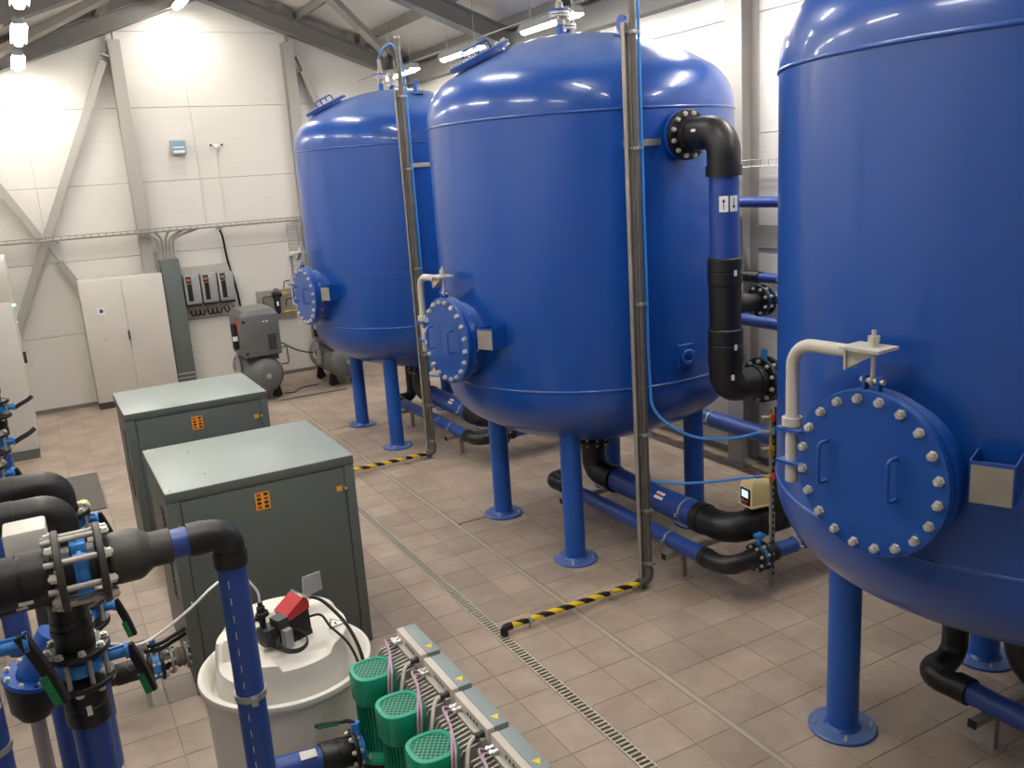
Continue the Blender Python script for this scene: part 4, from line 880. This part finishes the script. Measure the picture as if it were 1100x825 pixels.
# ------------------------------------------------------------------ white dosing tank with its metering pump
DX, DY = 0.80, 4.10
t = thing('dosing_tank', 'round white plastic dosing tank with a moulded stepped lid', 'tank', (DX, DY, 0)); D0 = V((DX, DY, 0))
MB().lathe([(0.36, 0.0), (0.375, 0.02), (0.395, 0.4), (0.40, 0.755), (0.415, 0.765), (0.425, 0.785), (0.42, 0.805), (0.40, 0.81), (0.375, 0.79), (0.365, 0.75), (0.36, 0.70)], D0, (0, 0, 1), 64, True, False).build('barrel', 'white_plastic', t, 50)
def sstep(a, b, x): k = min(1, max(0, (x-a)/(b-a))); return k*k*(3-2*k)
def lid_h(x, y):
    rad = math.hypot(x, y); h = 0.70+0.255*(1-sstep(0.315, 0.352, rad))
    # moulded recesses: a front-left bay and a front bay for the hand grips, a raised block at the back
    front = sstep(-0.12, -0.15, y) if False else 1-sstep(-0.215, -0.195, y)
    bay = (1-sstep(-0.205, -0.185, y))*sstep(-0.10, -0.08, x)*(1-sstep(0.16, 0.18, x))
    bay2 = (1-sstep(-0.215, -0.195, x))*(1-sstep(0.06, 0.08, y))*sstep(-0.2, -0.18, y)
    h -= 0.10*max(bay2, 0)*(rad < 0.345)
    h -= 0.035*bay*(rad < 0.345)
    h += 0.055*sstep(0.10, 0.13, y+0.25*x-0.02)*(1-sstep(0.29, 0.32, rad))
    return max(h, 0.70)
m = MB(); NRr, NA = 44, 120; vs = [D0+V((0, 0, lid_h(0, 0)))]; fs = []
for i in range(1, NRr+1):
    rad = 0.366*i/NRr
    for j in range(NA): an = 2*PI*j/NA; vs.append(D0+V((rad*math.cos(an), rad*math.sin(an), lid_h(rad*math.cos(an), rad*math.sin(an)))))
for j in range(NA): fs.append((0, 1+j, 1+(j+1) % NA))
for i in range(NRr-1):
    for j in range(NA): a_ = 1+i*NA; fs.append((a_+j, a_+NA+j, a_+NA+(j+1) % NA, a_+(j+1) % NA))
m.add(vs, fs); lid = m.build('moulded_lid', 'white_plastic', t, 60)
wc = V((DX+0.255, DY-0.075, 0.9575)); tri = [wc+V((-0.05, -0.04, 0)), wc+V((0.05, -0.02, 0)), wc+V((-0.012, 0.062, 0))]
MB().prism(tri, (0, 0, 0.0012)).build('warning_border', 'ink', lid, 5)
cc = (tri[0]+tri[1]+tri[2])/3; tri2 = [cc+(p_-cc)*0.78+V((0, 0, 0.0013)) for p_ in tri]; MB().prism(tri2, (0, 0, 0.0008)).build('warning_triangle', 'white_label', lid, 5)
MB().box(cc+V((-0.004, -0.008, 0.002)), cc+V((0.004, 0.014, 0.0028))).build('exclamation_mark', 'ink', lid); MB().box(cc+V((-0.004, -0.018, 0.002)), cc+V((0.004, -0.012, 0.0028))).build('exclamation_dot', 'ink', lid)
# metering pump on the lid
PX_, PY_, PZ_ = 0.815, 4.02, 0.956
t = thing('metering_pump', 'black metering pump with a red sloping control head on the white tank', 'pump', (PX_, PY_, PZ_)); Pc = V((PX_, PY_, PZ_))
px = V((0.94, 0.34, 0)); py = V((-0.34, 0.94, 0)); pz = V((0, 0, 1)); A = lambda a, b, c: Pc+px*a+py*b+pz*c
MB().obox(A(0, 0, 0.012), px*0.10, py*0.055, pz*0.012).build('foot', 'rubber', t)
MB().prism([A(-0.09, -0.05, 0.02), A(0.1, -0.05, 0.02), A(0.095, -0.05, 0.135), A(-0.08, -0.05, 0.10)], py*0.10).build('body', 'rubber', t)
MB().prism([A(-0.02, -0.055, 0.118), A(0.098, -0.055, 0.138), A(0.10, -0.055, 0.175), A(0.07, -0.055, 0.205), A(-0.03, -0.055, 0.15)], py*0.11).build('control_head', 'red', t)
MB().prism([A(0.075, -0.06, 0.207), A(0.105, -0.06, 0.177), A(0.112, -0.06, 0.183), A(0.082, -0.06, 0.213)], py*0.12).build('clear_cover', 'clear', t)
MB().obox(A(-0.115, 0, 0.07), px*0.03, py*0.04, pz*0.04).lathe([(0.05, 0), (0.05, 0.02), (0.035, 0.03)], A(-0.125, 0, 0.07), -px, 16).build('dosing_head', 'dark_grey', t)
MB().lathe([(0.016, 0), (0.016, 0.06), (0.026, 0.065), (0.026, 0.085), (0.02, 0.09), (0.02, 0.115), (0.012, 0.12), (0.012, 0.14)], A(-0.13, 0, 0.11), pz, 14).lathe([(0.024, 0), (0.024, 0.02), (0.012, 0.025), (0.012, 0.04)], A(-0.13, 0.0, 0.175), -px, 12).lathe([(0.024, 0), (0.018, 0.03)], A(-0.13, 0.0, 0.185), px, 12).build('discharge_valve', 'rubber', t)
MB().obox(A(-0.06, -0.03, 0.125), px*0.03, py*0.035, pz*0.025).build('connector_block', 'dark_grey', t)
MB().obox(A(-0.055, -0.075, 0.055), px*0.02, py*0.02, pz*0.045).build('relay_box', 'inverter_grey', t)
for k in range(3): MB().torus(A(-0.04, -0.085-0.006*k, 0.03+0.008*k), (0.1, -0.35, 1), 0.075-0.004*k, 0.004, 36, 6).build('coiled_cable', 'dark_grey', t)
single(MB().prism([(0.97, 4.30, 1.012), (1.08, 4.34, 1.012), (1.085, 4.37, 1.10), (0.985, 4.34, 1.105)], (0.004, -0.012, 0.002)), 'lid_plate', 'galv', 'small bright metal plate standing at the back of the tank lid', 'plate', (1.0, 4.33, 1.012))
hose('dosing_hose', [A(-0.13, 0, 0.25), A(-0.14, 0.0, 0.32), (0.60, 3.93, 1.40), (0.48, 3.75, 1.45), (0.36, 3.72, 1.385), (0.22, 3.72, 1.31), (0.13, 3.68, 1.31), (0.05, 3.62, 1.37), (0.0, 3.56, 1.42)], 0.006, 'tape_white', 'thin white dosing hose arching from the metering pump to the valves', 'hose', 8)
hose('pump_cable', [A(0.1, 0.02, 0.16), A(0.16, -0.02, 0.155), (1.02, 3.98, 1.08), (1.075, 3.86, 0.99), (1.09, 3.74, 0.86), (1.08, 3.68, 0.6), (1.07, 3.66, 0.4)], 0.0085, 'rubber', 'thick black cable leaving the red pump head down past the tank', 'cable')
hose('pump_cable', [A(0.1, -0.02, 0.075), A(0.16, -0.05, 0.07), (1.0, 3.93, 1.0), (1.05, 3.82, 0.94), (1.07, 3.73, 0.82), (1.065, 3.67, 0.6), (1.055, 3.65, 0.4)], 0.0065, 'rubber', 'thinner black cable leaving the pump foot down past the tank', 'cable')

# ------------------------------------------------------------------ green booster pumps with side-mounted drives
def superloop(cx, cy, z, a, n=40, e=2.8):
    out = []
    for k in range(n):
        an = 2*PI*k/n; c, s2 = math.cos(an), math.sin(an)
        out.append(V((cx+a*math.copysign(abs(c)**(2/e), c), cy+a*math.copysign(abs(s2)**(2/e), s2), z)))
    return out
def loft(mb, loops, cap0=True, cap1=True):
    n = len(loops[0]); vs = [p_ for l in loops for p_ in l]; fs = []
    for j in range(len(loops)-1):
        for i in range(n): fs.append((j*n+i, j*n+(i+1) % n, (j+1)*n+(i+1) % n, (j+1)*n+i))
    if cap0: fs.append(tuple(range(n)))
    if cap1: fs.append(tuple(range((len(loops)-1)*n, len(loops)*n)))
    return mb.add(vs, fs)
PXc = 1.04
def booster(y, label):
    t = thing('booster_pump', label, 'pump', (PXc, y, 0.12)); x = PXc
    SL_ = lambda z, a: superloop(x, y, z, a)
    cov = loft(MB(), [SL_(0.865, 0.092), SL_(0.87, 0.096), SL_(0.985, 0.098), SL_(0.997, 0.094), SL_(1.0, 0.088), SL_(0.999, 0.076), SL_(0.994, 0.072)], True, False).build('fan_cover', 'pump_green', t, 40)
    loft(MB(), [SL_(0.9935, 0.073), SL_(0.995, 0.03), SL_(0.995, 0.002)], False, True).build('fan_grille', 'fan_grille', cov, 40)
    m = MB().cyl((x, y, 0.60), (x, y, 0.868), 0.074, 32)
    for k in range(36):
        an = 2*PI*k/36; d_ = V((math.cos(an), math.sin(an), 0)); g = V((-d_.y, d_.x, 0)); m.obox(V((x, y, 0.735))+d_*0.077, d_*0.011, g*0.0022, V((0, 0, 0.125)))
    m.build('motor', 'pump_green', t, 30)
    MB().lathe([(0.115, 0.585), (0.118, 0.588), (0.118, 0.606), (0.115, 0.61)], (x, y, 0), (0, 0, 1), 32).lathe([(0.10, 0.61), (0.085, 0.63)], (x, y, 0), (0, 0, 1), 32).build('flange', 'pump_green', t)
    for k in range(4): an = PI/4+k*PI/2; MB().lathe([(0.011, 0.61), (0.011, 0.622), (0.006, 0.622), (0.006, 0.632)], (x+0.1*math.cos(an), y+0.1*math.sin(an), 0), (0, 0, 1), 6).build('bolt', 'bolt_steel', t)
    MB().lathe([(0.08, 0.50), (0.09, 0.52), (0.10, 0.585)], (x, y, 0), (0, 0, 1), 28).build('lantern', 'rubber', t)
    MB().cyl((x, y, 0.28), (x, y, 0.50), 0.075, 28).build('stage_casing', 'steel', t)
    MB().lathe([(0.11, 0.12), (0.11, 0.15), (0.085, 0.2), (0.08, 0.28)], (x, y, 0), (0, 0, 1), 24).build('pump_foot', 'rubber', t)
    # frequency drive on the side: finned heat sink, casting, lid
    y0, y1 = y-0.035, y+0.265; zt = 1.0
    hs = MB().box((x+0.105, y0+0.01, 0.62), (x+0.135, y1-0.01, 0.80)).box((x+0.195, y0+0.01, 0.62), (x+0.225, y1-0.01, 0.955)).build('drive_bracket', 'drive_fin', t, 10)
    fin = MB().prism([(0.10, 0, 0.63), (0.205, 0, 0.63), (0.205, 0, 0.945), (0.12, 0, 0.93), (0.10, 0, 0.90)], (0, 0.008, 0)).mesh('cooling_fin', 'drive_fin', V((0, 0, 0)), 10)
    for k in range(10):
        yy = y0+0.018+k*(0.255/9)
        o = bpy.data.objects.new('cooling_fin', fin); COL.objects.link(o); o.parent = hs; o.location = V((x, yy, 0))-t.location
    MB().cbox((x+0.220, y0, 0.66), (x+0.255, y1, zt), 0.004).build('drive_casting', 'drive_light', t)
    ld = MB().cbox((x+0.255, y0+0.002, 0.68), (x+0.318, y1-0.002, zt), 0.005).build('drive_lid', 'drive_lid', t)
    c = V((x+0.288, y0+0.055, zt)); MB().prism([c+V((-0.018, 0.014, 0)), c+V((0.018, 0.014, 0)), c+V((0.0, -0.02, 0))], (0, 0, 0.0012)).build('warning_triangle', 'yellow', ld, 5)
    for (yy, R_, mm) in ((y1-0.03, 0.010, 'chrome'), (y1-0.062, 0.012, 'chrome'), (y0+0.035, 0.015, 'dark_grey')):
        g_ = MB().lathe([(R_, 0), (R_, 0.012), (R_*0.8, 0.012), (R_*0.8, 0.03), (R_, 0.03), (R_*0.9, 0.042)], (x+0.220, yy, 0.965), (-1, 0, 0.0), 10); g_.build('cable_gland', mm, t)
    for k in range(4): MB().cyl((x+0.2195, y0+0.09+k*0.028, 0.972), (x+0.2185, y0+0.09+k*0.028, 0.972), 0.008, 10).build('blank_plug', 'rubber', t)
    cg = [((0, y0+0.035), 0.0085, 'cable_grey'), ((1, y1-0.03), 0.005, 'cable_pink'), ((2, y1-0.062), 0.005, 'cable_pink')]
    for (i, yy), R_, mm in cg:
        if i == 0: pts = [(x+0.18, yy, 0.965), (x+0.13, yy-0.05, 0.965), (x+0.07, yy-0.125, 0.87), (x+0.0, yy-0.15, 0.68), (x-0.04, yy-0.155, 0.5), (x-0.05, yy-0.155, 0.35)]
        else: pts = [(x+0.18, yy, 0.965), (x+0.14, yy-0.03, 0.99), (x+0.108, y+0.06, 1.0), (x+0.075-0.014*i, y-0.085, 1.005), (x+0.055-0.014*i, y-0.118, 0.93), (x+0.035-0.01*i, y-0.13, 0.75), (x+0.01, y-0.13, 0.35)]
        MB().sweep(spline(pts, 7), R_, 8).build('drive_cable', mm, t)
for i, lab in enumerate(('green vertical booster pump and drive next to the white dosing tank', 'green vertical booster pump and drive, second from the white tank', 'green vertical booster pump and drive, third from the white tank', 'green booster pump and drive at the end farthest from the white tank')):
    booster(3.455-0.328*i, lab)
t = thing('pump_skid', 'steel base frame and suction manifold under the green pumps', 'frame', (PXc, 2.9, 0))
MB().box((0.88, 2.2, 0.06), (1.42, 3.66, 0.12)).build('base_plate', 'steel', t)
for x in (0.93, 1.36):
    for y in (2.3, 3.58): MB().cyl((x, y, 0), (x, y, 0.06), 0.04, 16).build('foot', 'rubber', t)
# delivery pipe in front of the dosing tank
R4 = Run('pump_delivery_pipe', 'blue pipe with black coupling leading to the green pumps', 'pipe', (0.55, 3.42, 0)); yy, zz = 3.42, 0.70
R4.pipe((0.50, yy, zz), (0.80, yy, zz-0.03), 0.055); R4.coupling((0.755, yy, zz-0.025), (0.90, yy, zz-0.04), 0.066)
patch('label', R4.t, (0.70, yy-0.028, zz+0.035), (0.035, 0, -0.003), (0, 0.014, 0.011), (0, -0.5, 0.8), 'white_label', 0.004)
R4.flange((0.905, yy, zz-0.04), (1, 0, 0), 0.09, 0.073, 0.02, 8, 0.010, 0.016)
MB().cyl((0.915, yy, zz-0.042), (0.94, yy, zz-0.044), 0.07, 20).cyl((0.925, yy, zz+0.0), (0.925, yy, zz+0.09), 0.02, 12).build('valve', 'valve_blue', R4.t)
MB().sweep(fillet([(0.925, yy, zz+0.085), (0.90, yy+0.02, zz+0.095), (0.76, yy+0.06, zz+0.10)], 0.02, 4), 0.009, 8).build('lever', 'rubber', R4.t); MB().sweep([(0.86, yy+0.03, zz+0.092), (0.77, yy+0.055, zz+0.093)], 0.010, 8).build('lever_grip', 'green_grip', R4.t)

# ------------------------------------------------------------------ foreground pipework
FY, FZ = 3.25, 1.865
R5 = Run('valve_pipe', 'black pipe with a long-bolted blue valve bending down to a blue pipe', 'pipe', (0.483, FY, 0))
MB().cyl((-0.9, FY, FZ), (-0.10, FY, FZ), 0.080, 28).cyl((-0.30, FY, FZ), (-0.205, FY, FZ), 0.089, 28).cyl((-0.19, FY, FZ), (-0.115, FY, FZ), 0.094, 28).cyl((-0.9, FY, FZ), (-0.33, FY, FZ), 0.093, 28).build('coupling', 'pe_black', R5.t)
for x in (-0.076, 0.056):
    R5.flange((x, FY, FZ), (1 if x > 0 else -1, 0, 0), 0.142, 0.12, 0.024, 8, 0.016, 0.026, m='pe_grey', back=False, ph=0.25)
stud = MB()
for k in range(8):
    x_, y_, z_ = frame(V((1, 0, 0))); an = 2*PI*(k+0.25)/8; o = V((0, FY, FZ))+x_*0.12*math.cos(an)+y_*0.12*math.sin(an)
    MB().cyl(o+V((-0.12, 0, 0)), o+V((0.09, 0, 0)), 0.0105, 10).build('stud', 'galv_dull', R5.t)
MB().cyl((-0.064, FY, FZ), (0.044, FY, FZ), 0.079, 28).build('valve_liner', 'pe_black', R5.t)
v = MB().lathe([(0.085, -0.026), (0.093, -0.02), (0.093, 0.02), (0.085, 0.026)], (-0.01, FY, FZ), (1, 0, 0), 28); v.lathe([(0.1, -0.007), (0.1, 0.007)], (-0.01, FY, FZ), (1, 0, 0), 28); v.cbox((-0.036, FY-0.115, FZ-0.062), (0.016, FY-0.07, FZ-0.022), 0.008); v.cbox((-0.036, FY-0.06, FZ+0.06), (0.016, FY+0.03, FZ+0.105), 0.008)
v.build('butterfly_valve', 'valve_blue', R5.t)
MB().lathe([(0.082, 0.0), (0.09, 0.008), (0.093, 0.02), (0.093, 0.10), (0.088, 0.115), (0.07, 0.14), (0.064, 0.15), (0.064, 0.215), (0.060, 0.22)], (0.068, FY, FZ), (1, 0, 0), 28).build('reducer', 'pe_grey', R5.t)
R5.pipe((0.27, FY, FZ), (0.38, FY, FZ), 0.055)
R5.elbow((0.345, FY, FZ), (0.483, FY, FZ), (0.483, FY, 1.735), 0.060, 0.075, collar=0.06, thick=1.06)
R5.pipe((0.483, FY, 1.76), (0.483, FY, 0.30), 0.055)
R5.clamp((0.483, FY, 1.19), (0, 0, 1), 0.055, 'galv', 0.026)
R5.elbow((0.483, FY, 0.35), (0.483, FY, 0.12), (0.70, FY, 0.12), 0.06, 0.09)
for k in range(14): MB().box((0.4555, FY-0.0485, 1.66-k*0.07), (0.4575, FY-0.0465, 1.69-k*0.07)).build('printed_mark', 'white_label', R5.t)
patch('label', R5.t, (-0.19, FY-0.094, FZ-0.045), (0.022, 0, 0), (0, -0.003, 0.007), (0, -1, -0.3), 'white_label', 0.002)
def lever(run, par, o, dirx, pts, grip=True):
    o = V(o); sw = MB(); P_ = [o+V(p_) for p_ in pts]; sp_ = spline(P_, 5); X = V(dirx).normalized()
    for i in range(len(sp_)-1):
        d_ = sp_[i+1]-sp_[i]; sw.obox((sp_[i]+sp_[i+1])/2, d_*0.56, X*0.013, d_.cross(X).normalized()*0.017)
    l = sw.build('lever', 'rubber', par, 30)
    if grip:
        a_, b_ = sp_[int(len(sp_)*0.62)], sp_[-1]; d_ = b_-a_; MB().obox((a_+b_)/2+V((-0.012, -0.01, -0.012)), d_*0.40, X*0.008, d_.cross(X).normalized()*0.012).build('lever_grip', 'green_grip', l)
def riser(x, y, zh, zv, label, name='riser_pipe', hor=True, bottom=0.15, lv=None, nl=0.165, raised=False, k=1.0):
    r_ = Run(name, label, 'pipe', (x, y, bottom-0.15 if bottom > 0.15 else 0))
    if hor:
        MB().cyl((x-0.85, y, zh), (x-0.20, y, zh), 0.08*k, 26).cyl((x-0.34, y, zh), (x-0.215, y, zh), 0.086*k, 26).cyl((x-0.55, y, zh), (x-0.36, y, zh), 0.094*k, 26).build('coupling', 'pe_black', r_.t)
        r_.elbow((x-0.22, y, zh), (x, y, zh), (x, y, zh-0.17), 0.083*k, 0.15, collar=0.03, thick=1.05)
        patch('mark', r_.t, (x-0.14, y-0.078*k, zh-0.03), (0.02, 0, 0), (0, -0.003, 0.007), (0, -1, -0.3), 'white_label', 0.006)
        top = zh-0.16
    else: top = zh
    MB().cyl((x, y, zv+0.06), (x, y, top), 0.084*k, 26).cyl((x, y, min(zv+0.14, top-0.02)), (x, y, top-0.01), 0.093*k, 26).build('neck', 'pe_black', r_.t)
    for z, s in ((zv+0.063, 1), (zv-0.063, -1)): r_.flange((x, y, z), (0, 0, s), 0.142*k, 0.12*k, 0.024, 8, 0.014, 0.018, back=False, ph=0.2)
    for k_ in range(8): an = 2*PI*(k_+0.45)/8; MB().cyl((x+0.12*k*math.cos(an), y+0.12*k*math.sin(an), zv-0.06), (x+0.12*k*math.cos(an), y+0.12*k*math.sin(an), zv+0.06), 0.009, 8).build('stud', 'galv_dull', r_.t)
    v = MB().lathe([(0.085*k, -0.03), (0.098*k, -0.024), (0.098*k, 0.024), (0.085*k, 0.03)], (x, y, zv), (0, 0, 1), 28).cyl((x+0.06, y, zv), (x+nl, y, zv), 0.017, 14).obox((x+0.085+(nl-0.085)/2, y, zv), ((nl-0.085)/2, 0, 0), (0, 0.004, 0), (0, 0, 0.026)).lathe([(0.034, 0), (0.034, 0.014)], (x+nl-0.005, y, zv), (1, 0, 0), 16)
    vb = v.build('butterfly_valve', 'valve_blue', r_.t)
    lever(r_, vb, (x+0.02+nl, y, zv), (0.3, 1, 0), grip=not raised, pts=lv or [(-0.01, 0, 0.02), (0.005, 0, -0.02), (0.03, -0.01, -0.10), (0.05, -0.015, -0.19)])
    r_.coupling((x, y, zv-0.07), (x, y, zv-0.24), 0.097*k)
    r_.pipe((x, y, zv-0.22), (x, y, bottom), 0.08*k)
    return r_
rC = riser(-0.08, 3.50, 1.725, 1.39, 'blue riser pipe with a levered valve right below the long-bolted pipe', k=0.84)
patch('mark', rC.t, (-0.075, 3.50-0.079, 1.23), (0.009, 0, 0), (0, 0, 0.02), (0, -1, 0), 'white_label', 0.005)
riser(-0.07, 4.75, 1.62, 1.05, 'riser pipe with a black elbow, a green-gripped lever and a white hose before it')
rA = riser(-0.06, 5.28, 1.60, 1.36, 'riser pipe with a black elbow closest to the dark floor mat')
MB().cyl((0.05, 5.34, 1.37), (0.05, 5.34, 1.40), 0.03, 12).build('actuator_base', 'dark_grey', rA.t); MB().lathe([(0.036, 0), (0.038, 0.025), (0.028, 0.05), (0.01, 0.058)], (0.05, 5.34, 1.40), (0, 0, 1), 16).build('actuator_cap', 'glove_cream', rA.t)
for y, z, lv, lab in ((6.45, 1.40, None, 'blue riser with a drooping black lever near the dryer units'), (7.35, 1.40, [(-0.01, 0, -0.01), (0.03, 0, 0.01), (0.09, 0.01, 0.035), (0.13, 0.02, 0.06)], 'blue riser with a raised black lever, middle one by the control cabinet'),
                      (8.65, 1.40, [(-0.01, 0, -0.01), (0.03, 0, 0.01), (0.09, 0.01, 0.035), (0.13, 0.02, 0.06)], 'blue riser with a raised black lever closest to the control cabinet')):
    riser(-0.47, y, 2.0, z, lab, hor=False, lv=lv, raised=lv is not None)
# branch of the long-bolted pipe at the frame edge, and a valve in front of it
BX, BY = -0.41, FY+0.05
MB().cyl((BX, BY, FZ-0.05), (BX, BY, 1.66), 0.093, 26).build('tee_neck', 'pe_black', R5.t)
R5.pipe((BX, BY, 1.68), (BX, BY, 0.0), 0.08, name='branch_pipe'); R5.clamp((BX, BY, 1.27), (0, 0, 1), 0.08, 'galv', 0.022)
n_ = V((0.8, -0.6, 0)); pl = patch('label', R5.t, V((BX, BY, 1.46))+n_*0.081, V((0.6, 0.8, 0))*0.02, (0, 0, 0.035), n_, 'white_label', 0.001); patch('mark', pl, V((BX, BY, 1.47))+n_*0.083-V((0.6, 0.8, 0))*0.010, V((0.6, 0.8, 0))*0.008, (0, 0, 0.02), n_, 'red', 0.001)
riser(-0.53, 3.0, 2.2, 1.755, 'riser whose blue valve neck and black lever reach past the stickered pipe', hor=False, nl=0.325, lv=[(-0.03, -0.01, 0.03), (-0.01, -0.01, -0.02), (0.025, -0.01, -0.12), (0.055, -0.015, -0.23)])
# strainer between the risers
R6 = Run('strainer', 'dark blue slanted strainer with a black rounded pot', 'strainer', (-0.27, 3.9, 0))
MB().cyl((-0.27, 3.9, 1.20), (-0.16, 3.88, 1.37), 0.062, 24).build('body', 'frame_blue', R6.t)
fl = MB().ring((-0.275, 3.9, 1.20), (0.3, -0.2, 1), 0.02, 0.105, 0.02).build('cover_flange', 'frame_blue', R6.t); bolts(fl, R6.t, V((-0.275, 3.9, 1.21)), (0.3, -0.2, 1), 0.088, 8, 0.010, 0.016)
MB().lathe([(0.095, 0), (0.09, -0.12), (0.06, -0.17), (0.02, -0.185)], (-0.28, 3.9, 1.19), (0, 0, 1), 24).build('pot', 'pe_black', R6.t); MB().cyl((-0.28, 3.9, 1.08), (-0.08, 3.9, 1.12), 0.05, 18).build('branch', 'pe_black', R6.t); MB().cyl((-0.28, 3.9, 0), (-0.28, 3.9, 1.02), 0.03, 12).build('stand', 'galv_dull', R6.t)
t = thing('cream_actuator_box', 'beige actuator box tucked between the black elbows', 'actuator', (-0.19, 4.1, 1.6))
MB().cbox((-0.28, 4.02, 1.64), (-0.115, 4.2, 1.78), 0.012).build('housing', 'cabinet_cream', t); MB().cyl((-0.19, 4.1, 1.2), (-0.19, 4.1, 1.64), 0.03, 14).build('stem', 'dark_grey', t); MB().cyl((-0.19, 4.1, 0.0), (-0.19, 4.1, 1.2), 0.05, 18).build('valve_pipe', 'pipe_blue', t)
# connection into the nearer dryer unit
yb_, zb_ = 5.60, 0.215
R7 = Run('dryer_connection', 'black branch with flanged valve and steel bellows into the dryer side', 'pipe', (0.2, yb_, 0))
R7.pipe((-0.06, yb_, zb_), (0.235, yb_, zb_), 0.060, 'pe_black', 'branch'); R7.coupling((0.05, yb_, zb_), (0.2, yb_, zb_), 0.068)
for x in (0.255, 0.325): R7.flange((x, yb_, zb_), (1, 0, 0), 0.11, 0.09, 0.022, 8, 0.012, 0.02)
MB().cyl((0.268, yb_, zb_), (0.312, yb_, zb_), 0.095, 24).cyl((0.29, yb_, zb_+0.08), (0.29, yb_, zb_+0.17), 0.018, 12).build('butterfly_valve', 'valve_blue', R7.t)
R7.flange((0.385, yb_, zb_), (1, 0, 0), 0.09, 0.075, 0.018, 8, 0.011, 0.016, m='steel')
MB().lathe([(0.055+0.012*(k % 2), 0.012*k) for k in range(7)], (0.394, yb_, zb_), (1, 0, 0), 24).build('bellows', 'steel', R7.t); MB().cyl((0.33, yb_, zb_), (0.39, yb_, zb_), 0.06, 18).build('adapter', 'pe_black', R7.t)
R7.flange((0.478, yb_, zb_), (1, 0, 0), 0.085, 0.07, 0.016, 8, 0.010, 0.014, m='steel', back=False)
for dz, lab in ((0.0, 'upper black cable reaching the dryer side'), (-0.035, 'lower black cable reaching the dryer side')):
    hose('black_cable', [(0.0, 5.5, 0.50+dz), (0.12, 5.52, 0.43+dz), (0.3, 5.56, 0.36+dz), (0.42, 5.60, 0.37+dz), (0.495, 5.62, 0.39+dz)], 0.013, 'rubber', lab, 'cable')
single(MB().box((-0.02, 5.46, 0.40), (0.25, 5.52, 0.405)).box((-0.02, 5.46, 0.40), (0.25, 5.464, 0.44)).box((-0.02, 5.516, 0.40), (0.25, 5.52, 0.44)).box((0.2, 5.47, 0.0), (0.23, 5.5, 0.4)), 'short_cable_channel', 'galv_dull', 'short grey cable channel beside the dryer connection', 'channel', (0.1, 5.5, 0))
